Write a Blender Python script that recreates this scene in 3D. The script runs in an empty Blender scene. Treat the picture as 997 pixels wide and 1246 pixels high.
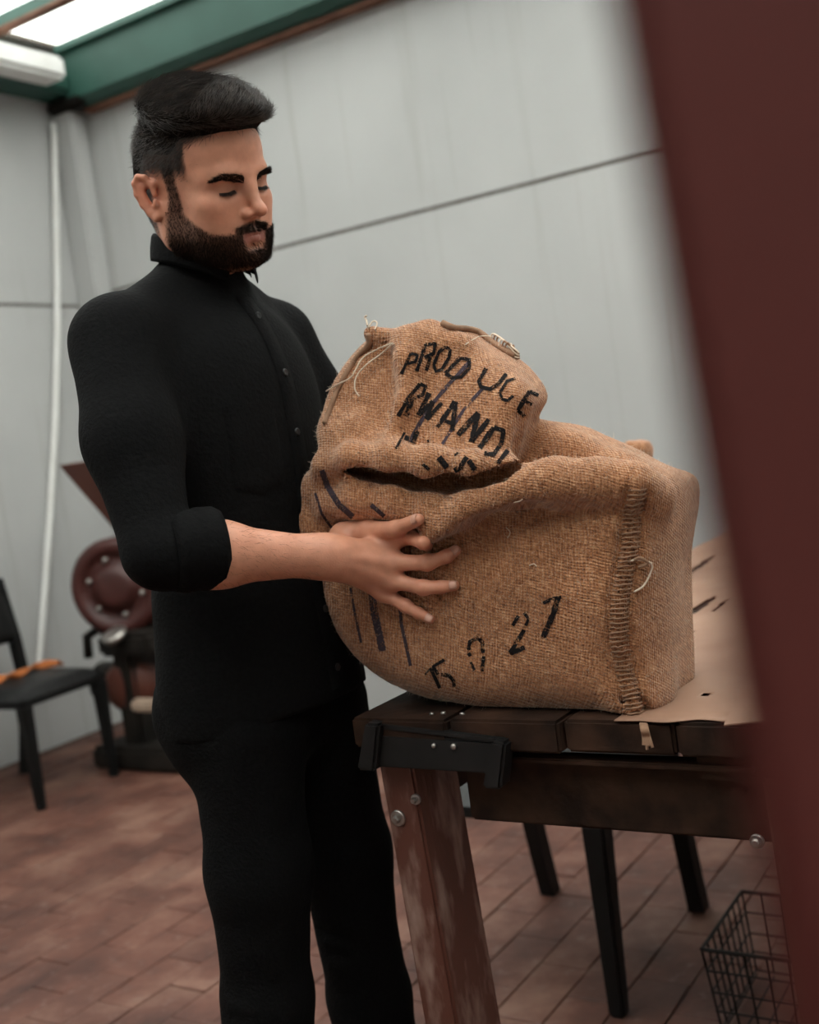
import bpy, bmesh, math, random
import numpy as np
from mathutils import Vector, Matrix
from mathutils.bvhtree import BVHTree

# ------------------------------------------------------------------ camera, sky, light, exposure
FPX = 1400.0                     # focal length in pixels of the 997 x 1246 frame
ROLL, PITCH, CAMH = math.radians(7.8), math.radians(-4.0), 1.28
CAM = np.array([0, 0, CAMH])
FW = np.array([0, math.cos(PITCH), math.sin(PITCH)])
_U = np.array([0, -math.sin(PITCH), math.cos(PITCH)])
XC = math.cos(ROLL) * np.array([1., 0, 0]) - math.sin(ROLL) * _U
YC = math.sin(ROLL) * np.array([1., 0, 0]) + math.cos(ROLL) * _U
A = np.array([.842, -.539, 0]); A /= np.linalg.norm(A)      # along the back wall, to the right and nearer
B = np.array([-A[1], A[0], 0])                              # away from the camera, into the back wall
Z = np.array([0, 0, 1.])

scene = bpy.context.scene
col = scene.collection
cam_d = bpy.data.cameras.new('camera'); cam_o = bpy.data.objects.new('camera', cam_d); col.objects.link(cam_o)
cam_d.sensor_fit = 'VERTICAL'; cam_d.sensor_height = 36.0; cam_d.lens = FPX / 1246 * 36.0
cam_d.clip_start = .01
m = Matrix.Identity(4)
for i in range(3):
    m[i][0], m[i][1], m[i][2], m[i][3] = XC[i], YC[i], -FW[i], CAM[i]
cam_o.matrix_world = m
cam_d.dof.use_dof = True; cam_d.dof.focus_distance = 1.45; cam_d.dof.aperture_fstop = 3.7
scene.camera = cam_o

world = bpy.data.worlds.new('sky'); scene.world = world; world.use_nodes = True
wn = world.node_tree.nodes['Background']
wn.inputs['Color'].default_value = (1.0, .985, .955, 1); wn.inputs['Strength'].default_value = 5.0

vs = scene.view_settings
vs.view_transform = 'Standard'; vs.look = 'None'; vs.gamma = 1.0; vs.use_curve_mapping = False
vs.exposure = 0.0

def AB(a, b, z=0.0):
    return A * a + B * b + Z * z
CA, CB = -4.377, 4.32            # the far corner in wall coordinates
RA, RB = 2.3, -2.2               # right wall, wall behind the camera
SKY = (-4.45, 1.6, -1.6, 4.29)    # glass roof opening a0 a1 b0 b1; the sky above it is the only light

# ------------------------------------------------------------------ pixel helpers
def ray(px, py):
    return FW + (px - 498.5) / FPX * XC + (623 - py) / FPX * YC
def at(px, py, Y):
    v = ray(px, py); return CAM + v * Y / v[1]
def on_z(px, py, z):
    v = ray(px, py); return CAM + v * (z - CAMH) / v[2]
def on_plane(px, py, q, n):
    v = ray(px, py); return CAM + v * (np.dot(np.asarray(q) - CAM, n) / np.dot(v, n))

# ------------------------------------------------------------------ object helpers
def new_obj(name, me, mat=None, parent=None):
    o = bpy.data.objects.new(name, me); col.objects.link(o)
    if mat is not None and me is not None: me.materials.append(mat)
    if parent is not None: o.parent = parent
    return o
def tag(o, label=None, cat=None, group=None, kind=None):
    if label: o['label'] = label
    if cat: o['category'] = cat
    if group: o['group'] = group
    if kind: o['kind'] = kind
    return o
def empty(name, loc, label=None, cat=None, group=None, rz=0.0):
    o = bpy.data.objects.new(name, None); col.objects.link(o)
    o.location = Vector([float(x) for x in loc]); o.rotation_euler = (0, 0, rz); o.empty_display_size = .1
    return tag(o, label, cat, group)
def root_loc(o):
    p = np.zeros(3)
    while o is not None:
        p += np.array(o.location); o = o.parent
    return p
def mesh(name, v, f, mat=None, parent=None, smooth=False, local=False):
    """one mesh object; v in world coordinates unless local"""
    v = np.asarray(v, float).reshape(-1, 3)
    if parent is not None and not local: v = v - root_loc(parent)
    me = bpy.data.meshes.new(name)
    if isinstance(f, np.ndarray):
        n, k = f.shape
        me.vertices.add(len(v)); me.vertices.foreach_set('co', v.astype(np.float32).ravel())
        me.loops.add(n * k); me.loops.foreach_set('vertex_index', f.astype(np.int32).ravel())
        me.polygons.add(n); me.polygons.foreach_set('loop_start', np.arange(0, n * k, k, dtype=np.int32))
        me.update(calc_edges=True); me.validate()
    else:
        me.from_pydata([tuple(map(float, q)) for q in v], [], [list(map(int, q)) for q in f]); me.update()
    if smooth: me.polygons.foreach_set('use_smooth', np.ones(len(me.polygons), bool))
    return new_obj(name, me, mat, parent)
class MB:
    """collects simple solids for ONE part"""
    def __init__(s): s.v = []; s.f = []
    def add(s, v, f):
        n = len(s.v); s.v += [np.asarray(q, float) for q in v]; s.f += [[i + n for i in q] for q in f]; return s
    def hexa(s, c):          # 8 corners: bottom 4 ccw, top 4
        return s.add(c, [(3, 2, 1, 0), (4, 5, 6, 7), (0, 1, 5, 4), (1, 2, 6, 5), (2, 3, 7, 6), (3, 0, 4, 7)])
    def box(s, o, ex, ey, ez):   # corner + three edge vectors
        o, ex, ey, ez = map(lambda q: np.asarray(q, float), (o, ex, ey, ez))
        return s.hexa([o, o + ex, o + ex + ey, o + ey, o + ez, o + ex + ez, o + ex + ey + ez, o + ey + ez])
    def bbox(s, c, sx, sy, sz, ex=(1, 0, 0), ey=(0, 1, 0), ez=(0, 0, 1)):
        ex, ey, ez = np.array(ex) * sx, np.array(ey) * sy, np.array(ez) * sz
        return s.box(np.asarray(c, float) - (ex + ey + ez) / 2, ex, ey, ez)
    def tube(s, pts, r, n=8, cap=True):
        pts = [np.asarray(p, float) for p in pts]; rs = r if hasattr(r, '__len__') else [r] * len(pts)
        base = len(s.v); up = None
        for i, p in enumerate(pts):
            t = pts[min(i + 1, len(pts) - 1)] - pts[max(i - 1, 0)]; t = t / (np.linalg.norm(t) + 1e-9)
            if up is None: up = np.array([0, 0, 1.]) if abs(t[2]) < .9 else np.array([1., 0, 0])
            u = np.cross(t, up); u /= np.linalg.norm(u) + 1e-9; w = np.cross(u, t); up = w
            for k in range(n):
                an = 2 * math.pi * k / n; s.v.append(p + (u * math.cos(an) + w * math.sin(an)) * rs[i])
        for i in range(len(pts) - 1):
            for k in range(n):
                q = base + i * n; s.f.append([q + k, q + (k + 1) % n, q + n + (k + 1) % n, q + n + k])
        if cap:
            s.f.append([base + k for k in range(n)][::-1]); q = base + (len(pts) - 1) * n; s.f.append([q + k for k in range(n)])
        return s
    def lathe(s, prof, c, axis, n=24):
        """prof: (radius, height) list, around axis through c"""
        c = np.asarray(c, float); ax = np.asarray(axis, float); ax /= np.linalg.norm(ax)
        u = np.cross(ax, [0, 0, 1.] if abs(ax[2]) < .9 else [1., 0, 0]); u /= np.linalg.norm(u); w = np.cross(ax, u)
        base = len(s.v)
        for r, h in prof:
            for k in range(n):
                an = 2 * math.pi * k / n; s.v.append(c + ax * h + (u * math.cos(an) + w * math.sin(an)) * r)
        for i in range(len(prof) - 1):
            for k in range(n):
                q = base + i * n; s.f.append([q + k, q + (k + 1) % n, q + n + (k + 1) % n, q + n + k])
        s.f.append([base + k for k in range(n)][::-1]); q = base + (len(prof) - 1) * n; s.f.append([q + k for k in range(n)])
        return s
    def build(s, name, mat, parent=None, smooth=False, local=False, bevel=0, seg=2):
        o = mesh(name, s.v, s.f, mat, parent, smooth, local)
        bm = bmesh.new(); bm.from_mesh(o.data); bmesh.ops.recalc_face_normals(bm, faces=bm.faces)
        if bevel:
            bmesh.ops.bevel(bm, geom=list(bm.edges), offset=bevel, segments=seg, affect='EDGES', clamp_overlap=True)
        bm.to_mesh(o.data); bm.free()
        return o

# ------------------------------------------------------------------ materials
def mat_base(name):
    m = bpy.data.materials.new(name); m.use_nodes = True
    nt = m.node_tree; return m, nt, nt.nodes['Principled BSDF']
def nd(nt, t, **kw):
    n = nt.nodes.new(t)
    for k, v in kw.items():
        if k in n.inputs.keys(): n.inputs[k].default_value = v
        else: setattr(n, k, v)
    return n
def ramp(nt, fac, stops):
    r = nt.nodes.new('ShaderNodeValToRGB'); e = r.color_ramp.elements
    while len(e) < len(stops): e.new(.5)
    for x, (p, c) in zip(e, stops): x.position = p; x.color = (*c, 1)
    nt.links.new(fac, r.inputs['Fac']); return r.outputs['Color']
def mix(nt, fac, c1, c2, mode='MIX'):
    n = nt.nodes.new('ShaderNodeMix'); n.data_type = 'RGBA'; n.blend_type = mode
    for i, v in ((0, fac), (6, c1), (7, c2)):
        if hasattr(v, 'is_output'): nt.links.new(v, n.inputs[i])
        else: n.inputs[i].default_value = v if i == 0 else ((*v, 1) if len(v) == 3 else v)
    return n.outputs[2]
def simple(name, c1, c2=None, rough=.7, scale=8., detail=6., stretch=(1, 1, 1), bump=0., metallic=0., spec=.5, lo=.35, hi=.7):
    m, nt, b = mat_base(name)
    b.inputs['Roughness'].default_value = rough; b.inputs['Metallic'].default_value = metallic
    b.inputs['Specular IOR Level'].default_value = spec
    if c2 is None: b.inputs['Base Color'].default_value = (*c1, 1)
    tc = nd(nt, 'ShaderNodeTexCoord'); mp = nd(nt, 'ShaderNodeMapping'); mp.inputs['Scale'].default_value = stretch
    nt.links.new(tc.outputs['Object'], mp.inputs['Vector'])
    no = nd(nt, 'ShaderNodeTexNoise', Scale=scale, Detail=detail); nt.links.new(mp.outputs['Vector'], no.inputs['Vector'])
    if c2 is not None: nt.links.new(ramp(nt, no.outputs['Fac'], [(lo, c1), (hi, c2)]), b.inputs['Base Color'])
    if bump:
        bp = nd(nt, 'ShaderNodeBump', Strength=bump, Distance=.01); nt.links.new(no.outputs['Fac'], bp.inputs['Height']); nt.links.new(bp.outputs['Normal'], b.inputs['Normal'])
    return m
M = {}
def wall_material():
    m, nt, b = mat_base('painted_plaster'); b.inputs['Roughness'].default_value = .75
    tc = nd(nt, 'ShaderNodeTexCoord')
    n1 = nd(nt, 'ShaderNodeTexNoise', Scale=1.6, Detail=7.); nt.links.new(tc.outputs['Object'], n1.inputs['Vector'])
    c1 = ramp(nt, n1.outputs['Fac'], [(.3, (.435, .44, .432)), (.7, (.49, .495, .487))])
    mp = nd(nt, 'ShaderNodeMapping'); mp.inputs['Scale'].default_value = (9, 9, .35); nt.links.new(tc.outputs['Object'], mp.inputs['Vector'])
    n2 = nd(nt, 'ShaderNodeTexNoise', Scale=2.2, Detail=5.); nt.links.new(mp.outputs['Vector'], n2.inputs['Vector'])
    c2 = ramp(nt, n2.outputs['Fac'], [(.58, (1, 1, 1)), (.80, (.84, .82, .79))])
    nt.links.new(mix(nt, 1.0, c1, c2, 'MULTIPLY'), b.inputs['Base Color'])
    n3 = nd(nt, 'ShaderNodeTexNoise', Scale=60., Detail=5.); nt.links.new(tc.outputs['Object'], n3.inputs['Vector'])
    bp = nd(nt, 'ShaderNodeBump', Strength=.12, Distance=.01); nt.links.new(n3.outputs['Fac'], bp.inputs['Height']); nt.links.new(bp.outputs['Normal'], b.inputs['Normal'])
    return m
M['wall'] = wall_material()
def tile_material():
    m, nt, b = mat_base('terracotta_paver'); b.inputs['Roughness'].default_value = .62
    tc = nd(nt, 'ShaderNodeTexCoord'); oi = nd(nt, 'ShaderNodeObjectInfo'); ge = nd(nt, 'ShaderNodeNewGeometry')
    n1 = nd(nt, 'ShaderNodeTexNoise', Scale=3.2, Detail=8., Roughness=.65); nt.links.new(ge.outputs['Position'], n1.inputs['Vector'])
    c = ramp(nt, n1.outputs['Fac'], [(.34, (.052, .017, .011)), (.50, (.108, .040, .026)), (.66, (.19, .098, .070))])
    r = ramp(nt, oi.outputs['Random'], [(0, (.86, .84, .82)), (1, (1.08, 1.05, 1.02))])
    n2 = nd(nt, 'ShaderNodeTexNoise', Scale=24., Detail=6.); nt.links.new(ge.outputs['Position'], n2.inputs['Vector'])
    c3 = ramp(nt, n2.outputs['Fac'], [(.58, (0, 0, 0)), (.78, (.55, .55, .55))])
    c = mix(nt, 1.0, c, r, 'MULTIPLY'); c = mix(nt, c3, c, (.20, .13, .105))
    nt.links.new(c, b.inputs['Base Color'])
    bp = nd(nt, 'ShaderNodeBump', Strength=.3, Distance=.004); nt.links.new(n2.outputs['Fac'], bp.inputs['Height']); nt.links.new(bp.outputs['Normal'], b.inputs['Normal'])
    return m
M['tile'] = tile_material()
M['grout'] = simple('floor_joint', (.05, .024, .017), (.11, .062, .048), .9, 20, bump=.2)
M['green'] = simple('green_paint', (.015, .066, .048), (.021, .080, .060), .55, 5, bump=.05)
M['rust'] = simple('rusty_edge', (.12, .05, .03), (.22, .10, .06), .8, 14, bump=.2)
M['white'] = simple('white_paint', (.78, .78, .76), (.70, .69, .66), .5, 8)
M['ceil'] = simple('ceiling_boards', (.16, .12, .09), (.11, .08, .06), .8, 3)
M['red_post'] = simple('red_oxide_paint', (.125, .020, .015), (.095, .016, .012), .7, 5, bump=.04)
M['groove'] = simple('panel_joint', (.16, .14, .12), (.26, .23, .20), .9, 30)
M['dark_wood'] = simple('old_dark_wood', (.014, .007, .0045), (.052, .025, .015), .78, 16, 9, (1, 1, 1), .5, spec=.15)
M['leg_wood'] = simple('worn_red_wood', (.105, .032, .019), (.42, .28, .23), .65, 26, 9, (1, 1, .35), .45, lo=.50, hi=.78)
M['black_steel'] = simple('black_steel', (.006, .006, .006), (.012, .011, .011), .5, 20, bump=.1, spec=.3)
M['steel'] = simple('bolt_steel', (.30, .27, .25), (.46, .43, .40), .35, 60, metallic=.9)
M['chair_black'] = simple('black_lacquer', (.004, .004, .004), (.007, .007, .007), .55, 10, spec=.2)
M['seat_black'] = simple('black_vinyl', (.005, .005, .005), (.009, .009, .009), .45, 30, bump=.15, spec=.3)
M['orange'] = simple('orange_cloth', (.40, .12, .025), (.33, .09, .018), .8, 20)
M['mach_red'] = simple('machine_red', (.062, .013, .010), (.042, .010, .008), .45, 7, bump=.05)
M['mach_orange'] = simple('hopper_paint', (.10, .027, .015), (.075, .02, .012), .5, 7)
M['mach_dark'] = simple('greasy_iron', (.008, .007, .006), (.018, .014, .011), .6, 9, bump=.2, spec=.2)
M['pale'] = simple('pale_card', (.36, .27, .20), (.28, .20, .15), .8, 14)
M['paper'] = simple('kraft_paper', (.25, .135, .085), (.33, .195, .13), .6, 7, 8, bump=.25)
M['shirt'] = simple('black_cotton', (.0040, .0040, .0042), (.0065, .0065, .0066), .9, 180, 3, bump=.25, spec=.08)
M['trouser'] = simple('black_denim', (.0042, .0042, .0044), (.0068, .0067, .0068), .9, 220, 3, bump=.3, spec=.06)
M['button'] = simple('dark_button', (.008, .008, .008), None, .5)
M['hairm'] = simple('dark_brown_hair', (.014, .009, .007), (.048, .032, .024), .45, 90, 3, spec=.45)
M['hairbase'] = simple('hair_base', (.008, .006, .005), (.014, .010, .008), .95, 90, 3, spec=.05)
M['beardm'] = simple('dark_beard_hair', (.013, .0075, .0055), (.030, .017, .011), .75, 90, 3, spec=.1)
M['thread'] = simple('pale_jute_thread', (.62, .50, .38), (.72, .60, .48), .9, 40)
M['jute_dark'] = simple('brown_jute_thread', (.22, .12, .07), (.36, .21, .13), .9, 40)
M['ink'] = None
M['wire'] = simple('dark_wire', (.008, .006, .005), None, .6, spec=.2)
M['nail'] = simple('fingernail', (.56, .30, .22), None, .35)
M['shoe'] = simple('black_leather', (.012, .011, .010), None, .4)
def pane_material():
    m, nt, b = mat_base('roof_glass'); nt.nodes.remove(b)
    tr = nd(nt, 'ShaderNodeBsdfTransparent'); tr.inputs['Color'].default_value = (.93, .95, .94, 1)
    gl = nd(nt, 'ShaderNodeBsdfGlossy', Roughness=.05); mx = nd(nt, 'ShaderNodeMixShader', Fac=.05)
    nt.links.new(tr.outputs[0], mx.inputs[1]); nt.links.new(gl.outputs[0], mx.inputs[2])
    nt.links.new(mx.outputs[0], nt.nodes['Material Output'].inputs['Surface']); return m
M['glass'] = pane_material()

# ------------------------------------------------------------------ implicit surfaces: a field and a surface-nets mesher
class Field:
    def __init__(s, lo, hi, h):
        s.lo = np.array(lo, np.float32); s.h = h
        s.n = np.ceil((np.array(hi) - np.array(lo)) / h).astype(int) + 1
        s.f = np.full(s.n, .06, np.float32)
        s.ax = [s.lo[i] + h * np.arange(s.n[i], dtype=np.float32) for i in range(3)]
    def sub(s, lo, hi, pad):
        sl = []
        for i in range(3):
            i0 = int(max(0, math.floor((lo[i] - pad - s.lo[i]) / s.h))); i1 = int(min(s.n[i], math.ceil((hi[i] + pad - s.lo[i]) / s.h) + 1))
            if i1 <= i0: return None, None
            sl.append(slice(i0, i1))
        X = s.ax[0][sl[0]][:, None, None]; Y = s.ax[1][sl[1]][None, :, None]; Zz = s.ax[2][sl[2]][None, None, :]
        return tuple(sl), (X, Y, Zz)
    def comb(s, sl, d, k, op):
        g = s.f[sl]; d = d.astype(np.float32)
        if op == '+':
            if k <= 0: s.f[sl] = np.minimum(g, d)
            else:
                t = np.maximum(k - np.abs(g - d), 0) / k; s.f[sl] = np.minimum(g, d) - t * t * k * .25
        elif op == '-':
            if k <= 0: s.f[sl] = np.maximum(g, -d)
            else:
                t = np.maximum(k - np.abs(g + d), 0) / k; s.f[sl] = np.maximum(g, -d) + t * t * k * .25
        else:
            s.f[sl] = np.maximum(g, d)
    def cap(s, p, q, r1, r2=None, k=.01, op='+', pad=.05):
        r2 = r1 if r2 is None else r2; p = np.array(p, float); q = np.array(q, float); R = max(r1, r2)
        sl, c = s.sub(np.minimum(p, q) - R, np.maximum(p, q) + R, pad)
        if sl is None: return
        ba = q - p; L = float(ba @ ba) + 1e-12
        dx, dy, dz = c[0] - p[0], c[1] - p[1], c[2] - p[2]
        t = np.clip((dx * ba[0] + dy * ba[1] + dz * ba[2]) / L, 0, 1)
        d = np.sqrt((dx - t * ba[0]) ** 2 + (dy - t * ba[1]) ** 2 + (dz - t * ba[2]) ** 2) - (r1 + (r2 - r1) * t)
        s.comb(sl, d, k, op)
    def chain(s, pts, rs, k=.01, op='+', pad=.05):
        rs = rs if hasattr(rs, '__len__') else [rs] * len(pts)
        for i in range(len(pts) - 1): s.cap(pts[i], pts[i + 1], rs[i], rs[i + 1], k, op, pad)
    def ell(s, c, r, k=.01, op='+', R=None, pad=.05):
        """ellipsoid; R = 3x3 whose rows are its axes"""
        c = np.array(c, float); r = np.array(r, float) * np.ones(3); mx = float(r.max()) if R is not None else r
        sl, g = s.sub(c - mx, c + mx, pad)
        if sl is None: return
        d = [g[0] - c[0], g[1] - c[1], g[2] - c[2]]
        if R is not None: d = [R[i][0] * d[0] + R[i][1] * d[1] + R[i][2] * d[2] for i in range(3)]
        k0 = np.sqrt((d[0] / r[0]) ** 2 + (d[1] / r[1]) ** 2 + (d[2] / r[2]) ** 2)
        k1 = np.sqrt((d[0] / r[0] ** 2) ** 2 + (d[1] / r[1] ** 2) ** 2 + (d[2] / r[2] ** 2) ** 2) + 1e-6
        s.comb(sl, k0 * (k0 - 1) / k1, k, op)
    def add_fn(s, fn, amp=1.):
        s.f += amp * fn(s.ax[0][:, None, None], s.ax[1][None, :, None], s.ax[2][None, None, :])
    def mesh(s):
        f = s.f; ins = f < 0
        def c8(a):
            return [a[i:a.shape[0] - 1 + i, j:a.shape[1] - 1 + j, k:a.shape[2] - 1 + k] for i in (0, 1) for j in (0, 1) for k in (0, 1)]
        cc = c8(ins); al = cc[0].copy(); an = cc[0].copy()
        for q in cc[1:]: al &= q; an |= q
        act = an & ~al
        idx = np.argwhere(act); n = len(idx); cid = np.full(act.shape, -1, np.int32); cid[tuple(idx.T)] = np.arange(n)
        acc = np.zeros((n, 3)); cnt = np.zeros(n); co = [np.array((i, j, k)) for i in (0, 1) for j in (0, 1) for k in (0, 1)]
        vals = [f[tuple((idx + q).T)] for q in co]
        for i in range(8):
            for j in range(i + 1, 8):
                if np.abs(co[i] - co[j]).sum() != 1: continue
                a, b = vals[i], vals[j]; mk = (a < 0) != (b < 0)
                t = np.where(mk, a / np.where(mk, a - b, 1), 0)
                acc += mk[:, None] * (co[i] + t[:, None] * (co[j] - co[i])); cnt += mk
        v = s.lo + s.h * (idx + acc / cnt[:, None])
        faces = []
        for ax in range(3):
            o = [q for q in range(3) if q != ax]
            a = [slice(None)] * 3; b = [slice(None)] * 3
            a[ax] = slice(0, -1); b[ax] = slice(1, None)
            for q in o: a[q] = slice(1, -1); b[q] = slice(1, -1)
            fa, fb = ins[tuple(a)], ins[tuple(b)]
            e = np.argwhere(fa != fb); flip = fa[tuple(e.T)]
            base = e.copy(); base[:, o[0]] += 1; base[:, o[1]] += 1
            def cell(d0, d1):
                q = base.copy(); q[:, o[0]] -= d0; q[:, o[1]] -= d1; return cid[tuple(q.T)]
            qd = np.stack([cell(1, 1), cell(0, 1), cell(0, 0), cell(1, 0)], 1)
            if ax == 1: flip = ~flip
            qd[~flip] = qd[~flip][:, ::-1]; faces.append(qd)
        F = np.concatenate(faces); F = F[(F >= 0).all(1)]
        return v, F
def smooth_verts(v, F, it=1, lam=.5):
    e = np.concatenate([F[:, [0, 1]], F[:, [1, 2]], F[:, [2, 3]], F[:, [3, 0]]])
    for _ in range(it):
        acc = np.zeros_like(v); c = np.zeros(len(v))
        np.add.at(acc, e[:, 0], v[e[:, 1]]); np.add.at(c, e[:, 0], 1)
        v = v + lam * (acc / np.maximum(c, 1)[:, None] - v)
    return v
def set_color(o, c, name='tint'):
    at_ = o.data.color_attributes.new(name, 'FLOAT_COLOR', 'POINT')
    at_.data.foreach_set('color', np.concatenate([c, np.ones((len(c), 1))], 1).astype(np.float32).ravel())
def set_uv(o, uv):
    l = o.data.uv_layers.new(name='uv'); li = np.zeros(len(o.data.loops), np.int32); o.data.loops.foreach_get('vertex_index', li)
    l.data.foreach_set('uv', uv[li].astype(np.float32).ravel())
def vnormals(o):
    n = np.zeros(len(o.data.vertices) * 3, np.float32); o.data.vertices.foreach_get('normal', n); return n.reshape(-1, 3)
rng = np.random.default_rng(7); random.seed(7)
def trig_noise(scale, n=6, seed=1):
    g = np.random.default_rng(seed); D = g.normal(size=(n, 3)) * scale; ph = g.uniform(0, 6.28, n)
    return lambda x, y, z: sum(np.sin(D[i, 0] * x + D[i, 1] * y + D[i, 2] * z + ph[i]) for i in range(n)) / n
#PART2
# ------------------------------------------------------------------ the room
CL = CA - .15
def abbox(mb, a0, a1, b0, b1, z0, z1):
    return mb.box(AB(a0, b0, z0), A * (a1 - a0), B * (b1 - b0), Z * (z1 - z0))
def struct(name, mb, mat, **kw):
    return tag(mb.build(name, mat, None, **kw), kind='structure')
w = MB(); abbox(w, CL - .2, RA + .2, CB, CB + .18, 0, 2.191); abbox(w, CL - .2, RA + .2, CB, CB + .18, 2.207, 3.44)
struct('wall_back', w, M['wall'])
w = MB(); abbox(w, CL - .2, RA + .2, CB + .012, CB + .17, 2.185, 2.213); struct('trim_1', w, M['groove'])
w = MB(); abbox(w, CL - .2, CL, RB, CB, 0, 2.135); abbox(w, CL - .2, CL, RB, CB, 2.150, 3.44); struct('wall_left', w, M['wall'])
w = MB(); abbox(w, CL - .19, CL - .012, RB, CB, 2.13, 2.155); struct('trim_2', w, M['groove'])
w = MB(); abbox(w, CL, CA, CB - .11, CB, 0, 3.19); struct('wall_pier', w, M['wall'], bevel=.012)
w = MB(); abbox(w, RA, RA + .2, RB, CB, 0, 3.6); struct('wall_right', w, M['wall'])
w = MB(); abbox(w, CL - .2, RA + .2, RB - .2, RB, 0, 3.6); struct('wall_front', w, M['wall'])
w = MB(); S = SKY
for q in ((CL, RA, RB, S[2]), (CL, S[0], S[2], CB), (S[1], RA, S[2], CB), (S[0], S[1], S[3], CB)):
    abbox(w, q[0], q[1], q[2], q[3], 3.44, 3.455)
struct('ceiling', w, M['ceil'])
# skylight: green rails along the wall, rusty undersides, glass between them
sk = MB(); abbox(sk, S[0] - .03, S[1] + .03, S[2] - .04, S[2] + .04, 3.37, 3.46)
sky = struct('window_1', sk, M['green'])
bars = [3.80, 3.36] + [round(2.94 - .42 * k, 3) for k in range(11)]
for bb in bars:
    A0 = S[0]
    q = MB(); abbox(q, A0, S[1], bb - .025, bb + .025, 3.385, 3.445); ob = q.build('glazing_bar', M['green'], sky, bevel=.004)
    q = MB(); abbox(q, A0, S[1], bb - .030, bb + .030, 3.374, 3.3855); q.build('rust_strip', M['rust'], ob)
eb = [S[3]] + bars + [S[2]]
for i in range(len(eb) - 1):
    A0 = S[0]
    for k in range(5):
        a0 = A0 + (S[1] - A0) * k / 5; q = MB(); abbox(q, a0 + .003, a0 + (S[1] - A0) / 5 - .003, eb[i + 1] + .02, eb[i] - .02, 3.424, 3.430); q.build('pane', M['glass'], sky)
# wall beam with its lip
q = MB(); poly = [(CB, 3.095), (4.235, 3.105), (4.185, 3.135), (4.185, 3.352), (4.15, 3.362), (4.15, 3.395), (CB, 3.395)]
n = len(poly); q.add([AB(a_, b_, z_) for a_ in (CA + .02, RA) for b_, z_ in poly], [list(range(n))[::-1], list(range(n, 2 * n))] + [[i, (i + 1) % n, n + (i + 1) % n, n + i] for i in range(n)])
bm_ = q.build('roof_beam', M['green'], None); tag(bm_, 'green painted steel beam running along the top of the wall under the skylight', 'beam')
q = MB(); abbox(q, CA + .05, RA, 4.255, CB - .002, 3.082, 3.097); q.build('rust_line', M['rust'], bm_)
# gutter and white rails at the left end
q = MB(); abbox(q, CL, -4.33, RB, CB - .02, 3.165, 3.30); gut = q.build('end_beam', M['green'], None, bevel=.02); tag(gut, 'dark green beam end along the top of the side wall', 'beam')
q = MB(); abbox(q, -4.33, -4.17, .5, 4.04, 3.165, 3.27); tag(q.build('white_rail', M['white'], None, bevel=.02), 'thick white painted rail beside the skylight glass', 'rail')
q = MB(); abbox(q, -4.50, -4.40, .5, 3.86, 3.30, 3.34); tag(q.build('white_rail', M['white'], None, bevel=.015), 'thin white painted rail close to the side wall', 'rail')
q = MB(); abbox(q, CL + .01, CA + .12, CB - .14, CB - .004, 3.095, 3.165); tag(q.build('beam_bracket', M['mach_dark'], None, bevel=.02), 'dark brown bracket where the green beams meet in the corner', 'bracket')
# conduit on the side wall
q = MB(); px = [(64, 150, -.02), (66, 168, -.02), (69, 300, -.03), (70, 400, -.03), (67, 520, -.03), (60, 640, -.03), (54, 730, -.03), (48, 805, -.03), (44, 850, -.03)]
q.tube([on_plane(x, y, A * (CL + .035), A) for x, y, _ in px], .017, 10)
tag(q.build('wall_conduit', M['white'], None, True), 'thin white conduit running down the side wall near the corner', 'pipe')

# floor: pavers in running bond, long side along the wall's depth
fl = MB(); abbox(fl, CL - .2, RA + .2, RB - .2, CB + .1, -.12, -.006); floor = struct('floor', fl, M['grout'])
TW, TL = .122, .242
tm = MB(); tm.box((-.0595, -.1195, -.012), (.119, 0, 0), (0, .239, 0), (0, 0, .012))
t0 = tm.build('tile', M['tile'], floor, bevel=.0025, seg=1); t_me = t0.data
bpy.data.objects.remove(t0)
rz = math.atan2(A[1], A[0]); cand = []
for i in range(int((CL - 0) / TW) - 1, int(RA / TW) + 2):
    for j in range(int(RB / TL) - 1, int(CB / TL) + 1):
        a_, b_ = i * TW, j * TL + (TL / 2 if i % 2 else 0)
        if not (CL + .06 < a_ < RA - .05 and RB + .1 < b_ < CB - .1): continue
        v = AB(a_, b_) - CAM; k = v @ FW
        X_ = 498.5 + FPX * (v @ XC) / k if k > .3 else -9e9; Y_ = 623 - FPX * (v @ YC) / k if k > .3 else 9e9
        vis = k > .3 and -30 < X_ < 1010 and Y_ < 1290 and not (560 < X_ < 900 and Y_ < 980) and not (X_ > 960) and not (290 < X_ < 460 and Y_ < 1170)
        cand.append((0 if vis else 1, k if k > 0 else 99, a_, b_))
cand.sort(); rest = MB()
for n_, (vis, k, a_, b_) in enumerate(cand):
    dz = random.uniform(-.0025, .0015); ry = rz + random.uniform(-.012, .012)
    if n_ < 300:
        o = new_obj('tile', t_me, None, floor); o.location = Vector(AB(a_, b_, dz)); o.rotation_euler = (random.uniform(-.006, .006), random.uniform(-.006, .006), ry)
    else:
        rest.bbox(AB(a_, b_, dz - .006), .119, .239, .012, A, B)
tag(rest.build('tile_field', M['tile'], floor), kind='stuff')

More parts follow.
